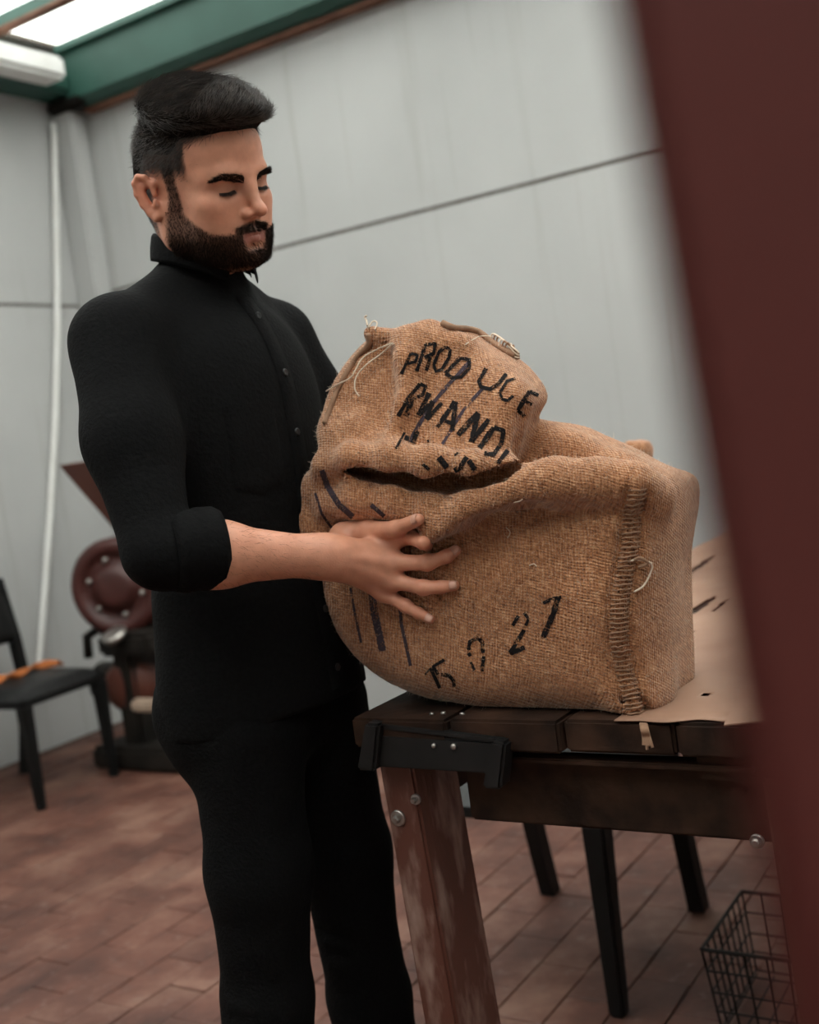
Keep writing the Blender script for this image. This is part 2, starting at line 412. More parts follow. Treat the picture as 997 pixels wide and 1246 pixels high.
# ------------------------------------------------------------------ red post close to the camera
def post():
    r0 = at(728, 0, .17); r1 = at(728 + .177 * 1000, 1000, .17); dr = (r1 - r0) / (r1[2] - r0[2])
    lo = r0 + dr * (0 - r0[2]); hi = r0 + dr * (3.44 - r0[2]); wx = np.array([.125, 0, 0]); wy = np.array([.045, .085, 0])
    q = MB(); q.hexa([lo, lo + wx, lo + wx + wy, lo + wy, hi, hi + wx, hi + wx + wy, hi + wy])
    o = q.build('steel_post', M['red_post'], None, bevel=.006); return tag(o, 'dark red painted post standing between the camera and the workbench', 'post')
post()

# ------------------------------------------------------------------ workbench
TZ = .90; FB = 1.262; TA0, TA1 = -.945, -.335
bench = empty('workbench', AB(-.64, 1.6), 'long dark wooden workbench with bolted worn legs beneath the burlap sack', 'workbench')
edges = [TA0, -.79, -.63, -.485, TA1]
for i in range(4):
    q = MB(); j = random.uniform(-.006, .006) + (-.004 if i == 0 else 0)
    abbox(q, edges[i] + .0015, edges[i + 1] - .0015, FB + j, CB - .01, TZ - .042, TZ - random.uniform(0, .0015)); q.build('plank', M['dark_wood'], bench, bevel=.004)
for (a0, a1, b0, b1, z0, z1, nm) in ((-.80, TA1 - .0, FB + .035, FB + .07, .748, .838, 'apron'), (TA0 + .02, TA0 + .05, FB + .1, CB - .02, .74, .856, 'apron'), (TA1 - .05, TA1 - .02, FB + .1, CB - .02, .74, .856, 'apron'),
                                     (-.47, TA1, FB + .02, FB + .05, .822, .857, 'block')):
    q = MB(); abbox(q, a0, a1, b0, b1, z0, z1); q.build(nm, M['dark_wood'], bench, bevel=.004)
q = MB(); abbox(q, -.78, -.40, FB + .012, FB + .03, .838, .846); q.build('drawer_lip', M['dark_wood'], bench, bevel=.002)
def leg(a0, b0, wa, wb, lean_a, lean_b, top=.86, mat=M['leg_wood'], name='leg'):
    q = MB(); lo = AB(a0 + lean_a, b0 + lean_b, 0); hi = AB(a0, b0, top)
    q.hexa([lo, lo + A * wa, lo + A * wa + B * wb, lo + B * wb, hi, hi + A * wa, hi + A * wa + B * wb, hi + B * wb])
    return q.build(name, mat, bench, bevel=.004)
leg(-.928, FB + .018, .056, .115, .035, .0, .835)
leg(-.395, FB + .018, .056, .115, .035, .0, .835)
leg(TA0 + .0, 3.9, .06, .07, 0, 0, mat=M['dark_wood']); leg(TA1 - .07, 3.9, .06, .07, 0, 0, mat=M['dark_wood'])
def bolt(px, py, r, washer):
    p = on_plane(px, py, B * (FB + .018), B); q = MB()
    q.lathe([(washer, 0), (washer, -.003), (washer * .9, -.004)], p, B, 20); o = q.build('washer', M['steel'], bench)
    q = MB(); q.lathe([(r, -.003), (r, -.009), (r * .7, -.011)], p, B, 6 if washer > r * 1.6 else 14); q.build('bolt', M['steel'], o)
bolt(485.5, 995, .0055, .0115); bolt(507, 972, .0045, .0075)
bolt(922, 1023, .0055, .0085)
# black steel clamp on the near corner of the bench
def clamp():
    k = FB - .012
    pl = lambda x, y, o=0: on_plane(x, y, B * (k + o), B)
    def bar(p0, p1, p2, p3, d):
        q = MB(); c = [p0, p1, p2, p3]; q.hexa([v for v in c] + [v + B * d for v in c]); return q
    o = bar(pl(458, 893), pl(612, 903), pl(609, 943), pl(452, 933), .02).build('clamp_bar', M['black_steel'], bench, bevel=.003)
    q = bar(pl(449, 879), pl(614, 899), pl(612, 905), pl(449, 886), .03); q.build('clamp_flange', M['black_steel'], o, bevel=.0015)
    for x0, x1, yb in ((437, 458, 0), (590, 612, 22)):
        q = bar(pl(x0 + 6, 880 + yb, -.012), pl(x1 + 3, 882 + yb, -.012), pl(x1 - 3, 932 + yb + 8, -.012), pl(x0 - 4, 930 + yb + 8, -.012), .03); e = q.build('clamp_jaw', M['black_steel'], o, bevel=.004)
    for x, y, r in ((529, 907, .0034), (553, 908, .0044)):
        q = MB(); q.lathe([(r, 0), (r, -.003), (r * .6, -.005)], pl(x, y), B, 12); q.build('rivet', M['steel'], o, smooth=True)
    for x, y in ((526, 870), (540, 869), (563, 870)):
        q = MB(); q.lathe([(.004, 0), (.0035, .003), (.001, .004)], on_z(x, y, TZ - .001), Z, 10); q.build('screw_head', M['steel'], bench, smooth=True)
clamp()
# kraft paper over the far part of the bench top, with slits torn in it
def paper():
    na, nb = 120, 420; a0, a1, b0, b1 = -.93, TA1 - .002, FB + .004, CB - .03
    g = np.zeros((na + 1, nb + 1, 3)); nz = trig_noise(9, 7, 3); nz2 = trig_noise(30, 7, 4)
    for i in range(na + 1):
        for j in range(nb + 1):
            a_ = a0 + (a1 - a0) * i / na; b_ = b0 + (b1 - b0) * j / nb
            if j == 0: b_ += .004 * math.sin(a_ * 40) + .003 * math.sin(a_ * 93)
            z = TZ + .003 + .004 * max(0, nz(a_, b_, 0)) + .0022 * nz2(a_, b_ * .8, 0)
            if j < 4: z -= .002
            g[i, j] = AB(a_, b_, z)
    slits = []
    for (p, q, wd) in (((834, 703), (872, 676), .008), ((832, 755), (872, 728), .008), ((831, 778), (843, 769), .006), ((838, 590), (866, 584), .02), ((842, 636), (880, 630), .02), ((868, 748), (888, 731), .003), ((858, 850), (864, 847), .005)):
        P0, P1 = on_z(*p, TZ), on_z(*q, TZ); slits.append((np.array([P0 @ A, P0 @ B]), np.array([P1 @ A, P1 @ B]), wd))
    f = []
    for i in range(na):
        for j in range(nb):
            c = (g[i, j] + g[i + 1, j + 1]) / 2; c2 = np.array([c @ A, c @ B]); cut = False
            for s0, s1, wd in slits:
                t = np.clip((c2 - s0) @ (s1 - s0) / ((s1 - s0) @ (s1 - s0)), 0, 1); dd = np.linalg.norm(c2 - s0 - t * (s1 - s0))
                if dd < wd * (1 - (2 * t - 1) ** 2) ** .5 + .0004 and 0 < t < 1: cut = True
            if c2[0] < np.interp(c2[1], [FB, FB + .2, FB + .5, 9], [-.60, -.60, -.93, -.93]): cut = True
            if c2[0] < -.56 and c2[1] < 1.50: cut = True
            if not cut: q = i * (nb + 1) + j; f.append([q, q + nb + 1, q + nb + 2, q + 1])
    o = mesh('paper_sheet', g.reshape(-1, 3), f, M['paper'], None, True)
    md = o.modifiers.new('thickness', 'SOLIDIFY'); md.thickness = .0012; md.offset = -1
    tag(o, 'creased brown kraft paper with torn slits laid along the workbench top', 'paper')
paper()
def scrap():
    pts = [on_z(881, 883.5, TZ + .009), on_z(904, 838, TZ + .010), on_z(926, 792, TZ + .010), AB(TA1 - .004, on_z(926, 792, TZ) @ B + .02, TZ + .009), AB(TA1 - .004, FB + .002, TZ + .008)]
    n = len(pts); q = MB(); q.add([p for p in pts] + [p + Z * .0016 for p in pts], [list(range(n))[::-1], list(range(n, 2 * n))] + [[i, (i + 1) % n, n + (i + 1) % n, n + i] for i in range(n)])
    tag(q.build('paper_scrap', M['paper'], None), 'smaller sheet of brown paper lying over the front corner of the kraft paper', 'paper')
scrap()

# ------------------------------------------------------------------ black chairs
def make_chair(label, loc, rz):
    """local frame: x forward, y to its left, origin on the floor at the middle"""
    c = empty('dining_chair', loc, label, 'chair', None, rz); ch, st = M['chair_black'], M['seat_black']
    q = MB(); q.bbox((0, 0, .425), .47, .47, .03); q.build('seat_frame', ch, c, local=True, bevel=.008)
    n = 15; v = []; f = []
    for i in range(n):
        for j in range(n):
            x, y = (i / (n - 1) * 2 - 1), (j / (n - 1) * 2 - 1); e = (1 - abs(x) ** 5) * (1 - abs(y) ** 5)
            v.append((.24 * x, .235 * y, .44 + .045 * e ** .4))
    for i in range(n - 1):
        for j in range(n - 1): f.append((i * n + j, (i + 1) * n + j, (i + 1) * n + j + 1, i * n + j + 1))
    f.append([i * n for i in range(n)] + [(n - 1) * n + j for j in range(1, n)] + [i * n + n - 1 for i in range(n - 2, -1, -1)] + [j for j in range(n - 2, 0, -1)])
    mesh('seat', v, f, st, c, True, True)
    for sy in (-1, 1):
        y = sy * .205
        q = MB(); q.hexa([(.205, y - .018, 0), (.241, y - .018, 0), (.241, y + .018, 0), (.205, y + .018, 0), (.19, y - .026, .42), (.243, y - .026, .42), (.243, y + .026, .42), (.19, y + .026, .42)]); q.build('leg', ch, c, local=True, bevel=.006)
        q = MB(); P_ = [(-.31, 0), (-.265, .2), (-.225, .43), (-.245, .62), (-.30, .88)]
        for (x0, z0), (x1, z1) in zip(P_[:-1], P_[1:]):
            q.hexa([(x0 - .022, y - .02, z0), (x0 + .022, y - .02, z0), (x0 + .022, y + .02, z0), (x0 - .022, y + .02, z0), (x1 - .022, y - .02, z1), (x1 + .022, y - .02, z1), (x1 + .022, y + .02, z1), (x1 - .022, y + .02, z1)])
        q.build('leg', ch, c, local=True)
    # padded back with rounded shoulders
    n = 17; v = []; f = []
    for s in (0, 1):
        for i in range(n):
            t = i / (n - 1); z = .60 + .31 * t
            for j in range(n):
                y = (j / (n - 1) * 2 - 1); wdt = .225 * (1 - max(0, (t - .75) / .25) ** 2.5 * .28); bulge = .028 * ((1 - y ** 4) * (1 - (2 * t - 1) ** 4)) ** .5
                x = -.235 - .075 * t ** 1.2 + (bulge + .004 if s else -bulge * .6 - .004) - .015 * (1 - y * y)
                v.append((x, wdt * y, z))
    for s in (0, 1):
        for i in range(n - 1):
            for j in range(n - 1):
                k = s * n * n + i * n + j; q4 = [k, k + 1, k + n + 1, k + n]; f.append(q4 if s else q4[::-1])
    ring = [j for j in range(n)] + [i * n + n - 1 for i in range(1, n)] + [(n - 1) * n + j for j in range(n - 2, -1, -1)] + [i * n for i in range(n - 2, 0, -1)]
    for k in range(len(ring)):
        p0, p1 = ring[k], ring[(k + 1) % len(ring)]; f.append((p0, p1, p1 + n * n, p0 + n * n))
    mesh('backrest', v, f, st, c, True, True)
    return c
l1, l2 = on_z(45, 990, 0), on_z(138, 943, 0); mid = (l1 + l2) / 2
ch1 = make_chair('black padded chair with an orange cloth on its seat near the side wall', mid - A * .222, math.atan2(A[1], A[0]) + .06)
r1, r2 = on_z(660, 1088, 0), on_z(860, 1105, 0); fm = (r1 + r2) / 2
bd = -B
ch2 = make_chair('black chair standing beside the far side of the workbench, mostly hidden', fm + bd * .305 + A * 0, math.atan2(bd[1], bd[0]))
def cloth():
    n, mm_ = 26, 10; v = []; f = []
    for i in range(n):
        for j in range(mm_):
            t, s = i / (n - 1), j / (mm_ - 1) - .5
            p = l1 * 0 + on_z(-6 + 80 * t, 829 - 22 * t + 3 * math.sin(t * 7), .49); wv = B * (.10 * s * (1 - .5 * t)) + A * (-.01 * s)
            p = p + wv; p[2] = .494 + .008 * math.sin(t * 9 + s * 5) + .012 * (1 - (2 * s) ** 2); v.append(p)
    for i in range(n - 1):
        for j in range(mm_ - 1): k = i * mm_ + j; f.append((k, k + mm_, k + mm_ + 1, k + 1))
    o = mesh('folded_cloth', v, f, M['orange'], None, True); md = o.modifiers.new('t', 'SOLIDIFY'); md.thickness = .006
    tag(o, 'narrow orange cloth lying across the black chair seat by the side wall', 'cloth')
cloth()
# ------------------------------------------------------------------ red mill by the corner
def mill():
    b0 = 3.52; r = empty('grinding_mill', AB(-3.72, b0, 0), 'old red grinding mill with an orange hopper and round drum near the corner', 'machine')
    Pm = lambda x, y, o=0: on_plane(x, y, B * (b0 + o), B)
    cen = Pm(148, 712); ax = (-B * .94 + A * .35); ax = ax / np.linalg.norm(ax)
    q = MB(); q.lathe([(.05, -.02), (.20, -.02), (.215, .0), (.215, .10), (.20, .12), (.16, .125), (.15, .105), (.10, .10), (.095, .13), (.06, .14), (.02, .14)], cen - ax * .05, ax, 36)
    d = q.build('drum', M['mach_red'], r, True)
    for k in range(6):
        t = k * math.pi / 3 + .3; u = np.cross(ax, Z); u /= np.linalg.norm(u); wv = np.cross(u, ax)
        q = MB(); q.lathe([(.013, 0), (.013, .014), (.008, .02)], cen - ax * .05 + ax * .10 + (u * math.cos(t) + wv * math.sin(t)) * .125, ax, 10); q.build('bolt', M['steel'], d, True)
    # hopper: square funnel
    q = MB(); top = Pm(75, 566)[2]; ha = -3.72; s = .18
    c0 = [AB(ha - s, b0 - s + .05, top), AB(ha + s, b0 - s + .05, top), AB(ha + s, b0 + s + .05, top), AB(ha - s, b0 + s + .05, top)]
    c1 = [AB(ha - .05, b0 - .05 + .05, top - .30), AB(ha + .05, b0 - .05 + .05, top - .30), AB(ha + .05, b0 + .05 + .05, top - .30), AB(ha - .05, b0 + .05 + .05, top - .30)]
    q.add(c0 + c1, [(0, 1, 5, 4), (1, 2, 6, 5), (2, 3, 7, 6), (3, 0, 4, 7)]); h = q.build('hopper', M['mach_orange'], r); md = h.modifiers.new('t', 'SOLIDIFY'); md.thickness = .008
    q = MB(); abbox(q, ha - .045, ha + .045, b0 + .005, b0 + .095, top - .42, top - .29); q.build('hopper_neck', M['mach_red'], r, bevel=.006)
    q = MB(); zt = cen[2] - .19
    abbox(q, ha - .13, ha + .17, b0 - .14, b0 + .16, zt - .10, zt); q.build('bearing_block', M['mach_dark'], r, bevel=.02)
    q = MB(); q.lathe([(.10, 0), (.115, .02), (.115, .10), (.09, .12), (.03, .125)], Pm(165, 830) + B * .02, ax, 24); q.build('motor', M['mach_orange'], r, True)
    q = MB(); q.lathe([(.075, -.13), (.095, -.12), (.095, .13), (.075, .14)], Pm(150, 830, .06), A, 20); q.build('motor_body', M['mach_dark'], r, True)
    q = MB(); abbox(q, ha - .25, ha + .3, b0 - .16, b0 + .18, .0, .10); q.build('base', M['mach_dark'], r, bevel=.02)
    q = MB(); abbox(q, ha - .10, ha + .02, b0 - .1, b0 + .12, .08, zt - .08); q.build('pedestal', M['mach_dark'], r, bevel=.02)
    q = MB(); p = Pm(141, 776, -.16); q.lathe([(.052, 0), (.058, .02), (.046, .028), (.03, .03)], p, -B * .5 + Z, 20); q.build('spout_cap', M['steel'], r, True)
    q = MB(); p = Pm(180, 858, -.17); q.bbox(p, .16, .06, .05, A, B); q.build('pale_block', M['pale'], r, bevel=.012)
    q = MB(); q.tube([Pm(108, 800, -.05), Pm(106, 775, -.05), Pm(120, 765, -.04), Pm(135, 770, -.02)], .022, 8); q.build('pipe', M['mach_dark'], r, True)
mill()
# wire basket on the floor at the far right
def basket():
    c = on_z(958, 1290, 0); c = c + B * .16 + A * .02; r = empty('wire_basket', (c[0], c[1], 0), 'dark wire basket on the floor under the workbench', 'basket')
    wa, wb, hh = .17, .14, .19
    def loop(z, s=1.): return [AB(x * wa * s, y * wb * s, z) + c * np.array([1, 1, 0]) for x, y in ((-1, -1), (1, -1), (1, 1), (-1, 1), (-1, -1))]
    q = MB()
    for z in (hh,): 
        L = loop(z)
        for i in range(4): q.tube([L[i], L[i + 1]], .004, 6)
    q.build('rim', M['wire'], r)
    q = MB()
    for z in (.02, .06, .10, .145):
        L = loop(z, .9 + .1 * z / hh)
        for i in range(4): q.tube([L[i], L[i + 1]], .0022, 5)
    q.build('ring_wires', M['wire'], r)
    q = MB()
    for k in range(9):
        t = k / 8 * 2 - 1
        for (x0, y0) in ((t, -1), (t, 1), (-1, t), (1, t)):
            q.tube([AB(x0 * wa, y0 * wb, hh) + c * np.array([1, 1, 0]), AB(x0 * wa * .9, y0 * wb * .9, .02) + c * np.array([1, 1, 0])], .0022, 5)
        q.tube([AB(t * wa * .9, -wb * .9, .012) + c * np.array([1, 1, 0]), AB(t * wa * .9, wb * .9, .012) + c * np.array([1, 1, 0])], .0022, 5)
    q.build('upright_wires', M['wire'], r)
basket()
#PART3
# ------------------------------------------------------------------ burlap sack
SB = 1.278                        # front of the sack, in wall-depth coordinates
def S(px, py, off=0.0):
    """pixel -> (a, b, z) on the plane b = SB + off"""
    w = on_plane(px, py, B * (SB + off), B); return np.array([w @ A, w @ B, w[2]])
def W3(v):
    v = np.asarray(v); return v[..., 0:1] * A + v[..., 1:2] * B + v[..., 2:3] * Z
def poly_sdf(P, x, y):
    P = np.asarray(P, float); d = np.full(np.broadcast(x, y).shape, 1e9); inside = np.zeros(d.shape, bool)
    for i in range(len(P)):
        p, q = P[i], P[(i + 1) % len(P)]; e = q - p
        t = np.clip(((x - p[0]) * e[0] + (y - p[1]) * e[1]) / (e @ e), 0, 1)
        d = np.minimum(d, (x - p[0] - t * e[0]) ** 2 + (y - p[1] - t * e[1]) ** 2)
        c = (p[1] > y) != (q[1] > y)
        inside ^= c & (x < e[0] * (y - p[1]) / (e[1] if e[1] else 1e-9) + p[0])
    return np.where(inside, -1, 1) * np.sqrt(d)
def f_poly(F, P, bc, T, R, k, op='+'):
    """pillow: outline P in (a, z), mid depth bc(a, z), half thickness T, edge radius R"""
    x = F.ax[0][:, None]; z = F.ax[2][None, :]
    d2 = poly_sdf(P, x, z); c = bc(x, z) + 0 * d2
    q1 = (d2 + R)[:, None, :]; q2 = np.abs(F.ax[1][None, :, None] - c[:, None, :]) - T + R
    d = np.sqrt(np.maximum(q1, 0) ** 2 + np.maximum(q2, 0) ** 2) + np.minimum(np.maximum(q1, q2), 0) - R
    F.comb((slice(None),) * 3, d, k, op)
def round_poly(pts, n=4):
    P = [np.asarray(p, float) for p in pts]; out = []
    for i in range(len(P)):
        p0, p1, p2, p3 = P[i - 1], P[i], P[(i + 1) % len(P)], P[(i + 2) % len(P)]
        for t in np.arange(n) / n:
            out.append(.5 * (2 * p1 + (p2 - p0) * t + (2 * p0 - 5 * p1 + 4 * p2 - p3) * t * t + (3 * p1 - p0 - 3 * p2 + p3) * t ** 3))
    return np.array(out)
SF = Field((-1.10, 1.20, .88), (-.36, 1.62, 1.43), .0032)
main = [(358, 585), (342, 640), (342, 700), (362, 762), (402, 818), (474, 862), (560, 878), (650, 886), (740, 890), (784, 890), (786, 800), (785, 700), (792, 620), (770, 590), (690, 582), (620, 592), (540, 600), (470, 585), (420, 572)]
mp_ = np.array([S(*p)[[0, 2]] for p in round_poly(main, 3)])
f_poly(SF, mp_, lambda a, z: SB + .122 + .10 * np.maximum(0, (-.80 - a)) + .12 * np.maximum(0, z - 1.06), .124, .08, .01)
# end bulges at the right
SF.ell(S(776, 640, .08), (.030, .06, .06), .05); SF.ell(S(780, 840, .06), (.036, .05, .042), .03); SF.ell(S(772, 730, .07), (.026, .06, .06), .05)
# ridge of slack cloth that runs from the man's side over the front to the far corner
rid = [(531, 646, -.018), (573, 620, -.016), (626, 597, -.006), (678, 587, .004), (730, 586, .012), (773, 590, .024), (800, 604, .05)]
SF.chain([S(*p) for p in rid], [.020, .024, .027, .027, .026, .026, .026], .018)
# cloth drawn in below the slot, and the gather at the fingers
SF.chain([S(388, 600, .035), S(384, 640, .035), S(400, 660, .03)], [.026, .026, .024], .03)
SF.chain([S(405, 612, .016), S(440, 606, .006), S(490, 608, .002), S(530, 620, -.004), S(560, 618, -.006)], [.026, .027, .025, .022, .018], .022)
# bottom lip of the folded neck
SF.chain([S(386, 588, .03), S(398, 566, .008), S(430, 556, -.014), S(480, 557, -.024), S(525, 562, -.028), S(575, 566, -.024), S(614, 566, -.004)], [.018, .018, .018, .018, .017, .016, .012], .022)
# back hump behind the ridge
SF.chain([S(590, 575, .13), S(640, 570, .14), S(695, 580, .145), S(745, 604, .145), S(780, 630, .13)], [.05, .054, .055, .052, .046], .05)
SF.chain([S(645, 528, .11), S(700, 548, .10), S(755, 572, .10), S(800, 598, .10)], [.012, .013, .013, .015], .03)
# folded neck of the sack: the lobe with the lettering
lobe = [(386, 476), (403, 430), (436, 400), (486, 404), (522, 399), (554, 419), (588, 437), (612, 454), (636, 484), (630, 510), (616, 562), (598, 580), (560, 580), (520, 574), (470, 560), (410, 556), (386, 530)]
lp = np.array([S(*p, .03)[[0, 2]] for p in round_poly(lobe, 3)])
zt = S(520, 399, .03)[2]
f_poly(SF, lp, lambda a, z: SB + .075 + .45 * (z - zt + .10) + .0 * a, .055, .032, .014)
SF.chain([S(522, 402, .07), S(498, 440, .035), S(486, 490, .012), S(484, 535, .005)], [.014, .018, .018, .014], .03)
SF.chain([S(628, 484, .045), S(616, 560, .025)], [.012, .012], .03)
SF.ell(S(430, 530, .035), (.045, .035, .026), .03); SF.chain([S(402, 525, .05), S(440, 518, .02), S(476, 548, .005)], [.014, .014, .012], .02)
SF.chain([S(452, 405, .06), S(500, 414, .055), S(560, 420, .065)], [.012, .010, .012], .03)
# hollow on the left panel of the lobe, dark slot under the lobe, dip above the roll
SF.ell(S(452, 470, .0), (.032, .022, .050), .03, '-')
def march(px, py, deep=0.0):
    """first point of the cloth under a pixel, pushed along the view ray by deep"""
    d = ray(px, py); d = d / np.linalg.norm(d); t = np.arange(1.25, 2.1, .0015); W = CAM + t[:, None] * d
    q = np.stack([W @ A, W @ B, W[:, 2]], 1); ix = np.round((q - SF.lo) / SF.h).astype(int)
    ok = ((ix >= 0) & (ix < SF.n)).all(1); val = np.full(len(t), 1.); val[ok] = SF.f[tuple(ix[ok].T)]
    k = np.argmax(val < 0) if (val < 0).any() else len(t) // 3
    w = W[k] + d * deep; return np.array([w @ A, w @ B, w[2]])
SF.chain([S(405, 585, .085), S(470, 585, .095), S(540, 588, .10), S(620, 590, .11)], [.042, .044, .044, .044], .03)
slot = [(420, 571), (440, 574), (470, 578), (505, 583), (545, 586), (585, 584), (612, 578), (630, 568)]
for of_, rr in ((-.030, .6), (-.018, .8), (-.006, .95), (.008, 1.0), (.024, 1.0), (.042, .95), (.06, .8)):
    SF.chain([S(x, y, of_) for x, y in slot], [r_ * rr for r_ in (.005, .010, .0145, .0175, .019, .019, .017, .011)], .004, '-')
SF.chain([S(545, 672, -.016), S(590, 655, -.018), S(640, 632, -.016), S(700, 622, -.016)], [.020, .026, .018, .008], .022, '-')
SF.chain([S(640, 505, .03), S(634, 545, .03), S(628, 580, .03)], [.006, .010, .010], .012, '-')
seam = [(776, 596), (769, 630), (768, 660), (760, 700), (754, 740), (754, 780), (760, 815), (768, 845), (780, 882)]
for s_ in (-12.5, 12.5): SF.chain([march(x + s_, y, 0) for x, y in seam], .0048, .002, '-')
n1, n2, n3 = trig_noise(16, 6, 11), trig_noise(45, 8, 12), trig_noise(110, 8, 13)
SF.add_fn(lambda x, y, z: .0045 * n1(x, y, z) + .0020 * n2(x, y, z * .8) + .0005 * n3(x, y, z))
# tension folds that fan out from the hand and along the belly
hp = S(535, 690)
def fan(x, y, z):
    dx, dz = x - hp[0], z - hp[2]; r = np.sqrt(dx * dx + dz * dz) + 1e-4; th = np.arctan2(dz, dx)
    return np.sin(th * 11 + r * 14) * np.exp(-((r - .10) / .08) ** 2) * (x > hp[0] - .05)
SF.add_fn(fan, .0012)
SF.f[:, :, :] = np.maximum(SF.f, (TZ + .001 - SF.ax[2])[None, None, :] + np.where(SF.ax[0] < TA0, -9, 0)[:, None, None])
sv, sF = SF.mesh(); sv = smooth_verts(sv, sF, 2, .5)
def burlap():
    m, nt, b = mat_base('burlap'); b.inputs['Roughness'].default_value = .95; b.inputs['Specular IOR Level'].default_value = .15
    b.inputs['Sheen Weight'].default_value = .45; b.inputs['Sheen Roughness'].default_value = .5; b.inputs['Sheen Tint'].default_value = (1, .91, .82, 1)
    uv = nd(nt, 'ShaderNodeUVMap'); tc = nd(nt, 'ShaderNodeTexCoord')
    nz = nd(nt, 'ShaderNodeTexNoise', Scale=22., Detail=3.); nt.links.new(tc.outputs['Object'], nz.inputs['Vector'])
    dv = nd(nt, 'ShaderNodeVectorMath', operation='MULTIPLY_ADD'); nt.links.new(nz.outputs['Color'], dv.inputs[0]); dv.inputs[1].default_value = (.010, .010, 0)
    nt.links.new(uv.outputs[0], dv.inputs[2])
    sx = nd(nt, 'ShaderNodeSeparateXYZ'); nt.links.new(dv.outputs[0], sx.inputs[0])
    def mt(op, a, b_=None):
        n = nd(nt, 'ShaderNodeMath', operation=op)
        for i, v in enumerate((a, b_)):
            if v is None: continue
            if hasattr(v, 'is_output'): nt.links.new(v, n.inputs[i])
            else: n.inputs[i].default_value = v
        return n.outputs[0]
    pitch = math.pi / .0042
    su = mt('SINE', mt('MULTIPLY', sx.outputs['X'], pitch)); sv_ = mt('SINE', mt('MULTIPLY', sx.outputs['Y'], pitch * 1.05))
    au = mt('ABSOLUTE', su); av = mt('ABSOLUTE', sv_)
    g = mt('POWER', mt('MULTIPLY', au, av), .55)                       # threads high, joints low
    ck = mt('MULTIPLY', su, sv_)
    ht = mt('ADD', g, mt('MULTIPLY', ck, .35))
    # slubs along the yarns
    mpx = nd(nt, 'ShaderNodeMapping'); mpx.inputs['Scale'].default_value = (60, 420, 1); nt.links.new(dv.outputs[0], mpx.inputs['Vector'])
    s1 = nd(nt, 'ShaderNodeTexNoise', Scale=1., Detail=2.); nt.links.new(mpx.outputs[0], s1.inputs['Vector'])
    mpy = nd(nt, 'ShaderNodeMapping'); mpy.inputs['Scale'].default_value = (420, 60, 1); nt.links.new(dv.outputs[0], mpy.inputs['Vector'])
    s2 = nd(nt, 'ShaderNodeTexNoise', Scale=1., Detail=2.); nt.links.new(mpy.outputs[0], s2.inputs['Vector'])
    sl = mt('MULTIPLY', mt('ADD', s1.outputs['Fac'], s2.outputs['Fac']), .5)
    big = nd(nt, 'ShaderNodeTexNoise', Scale=9., Detail=5.); nt.links.new(tc.outputs['Object'], big.inputs['Vector'])
    c = ramp(nt, sl, [(.34, (.165, .056, .020)), (.50, (.40, .168, .072)), (.66, (.64, .36, .20))])
    c = mix(nt, 1.0, c, ramp(nt, big.outputs['Fac'], [(.3, (.86, .84, .82)), (.7, (1.1, 1.08, 1.06))]), 'MULTIPLY')
    nt.links.new(c, b.inputs['Base Color'])
    bp = nd(nt, 'ShaderNodeBump', Strength=.9, Distance=.0016); nt.links.new(mt('ADD', ht, mt('MULTIPLY', sl, .6)), bp.inputs['Height'])
    nt.links.new(bp.outputs['Normal'], b.inputs['Normal'])
    return m
M['burlap'] = burlap()
def ink(name, c):
    m, nt, b = mat_base(name); b.inputs['Roughness'].default_value = .9; b.inputs['Base Color'].default_value = (*c, 1); b.inputs['Specular IOR Level'].default_value = .1
    tc = nd(nt, 'ShaderNodeTexCoord'); n = nd(nt, 'ShaderNodeTexNoise', Scale=420., Detail=2.); nt.links.new(tc.outputs['Object'], n.inputs['Vector'])
    n2 = nd(nt, 'ShaderNodeTexNoise', Scale=60., Detail=2.); nt.links.new(tc.outputs['Object'], n2.inputs['Vector'])
    ad = nd(nt, 'ShaderNodeMath', operation='ADD'); nt.links.new(n.outputs['Fac'], ad.inputs[0]); nt.links.new(n2.outputs['Fac'], ad.inputs[1])
    hf = nd(nt, 'ShaderNodeMath', operation='MULTIPLY'); hf.inputs[1].default_value = .5; nt.links.new(ad.outputs[0], hf.inputs[0])
    r = nt.nodes.new('ShaderNodeValToRGB'); r.color_ramp.elements[0].position = .36; r.color_ramp.elements[1].position = .46; nt.links.new(hf.outputs[0], r.inputs['Fac'])
    nt.links.new(r.outputs['Color'], b.inputs['Alpha']); return m
M['ink'] = ink('stencil_ink', (.012, .010, .010)); M['stripe'] = ink('purple_grey_yarn', (.055, .040, .050))
sack_loc = AB(-.72, 1.42, TZ)
sack = empty('burlap_sack', sack_loc, 'bulging brown burlap sack with black stencilled lettering on the workbench', 'sack')
body = mesh('sack_body', W3(sv), sF, M['burlap'], sack, True)
nrm = vnormals(body); na_, nb_ = nrm @ A, nrm @ B; nzz = np.clip(nrm[:, 2], 0, 1) ** 2
set_uv(body, np.stack([sv[:, 0] + sv[:, 1] * .9 - .18 * sv[:, 2], sv[:, 2] + .25 * sv[:, 0] + .55 * (sv[:, 1] - SB - .1)], 1))
sack_bvh = BVHTree.FromPolygons([tuple(map(float, q)) for q in W3(sv)], sF.tolist())
def hit(px, py, lift=0.0):
    d = Vector(ray(px, py)).normalized(); loc, nr, i, dist = sack_bvh.ray_cast(Vector(CAM), d)
    if loc is None: return None, None
    if nr.dot(d) > 0: nr = -nr
    return np.array(loc + nr * lift), np.array(nr)
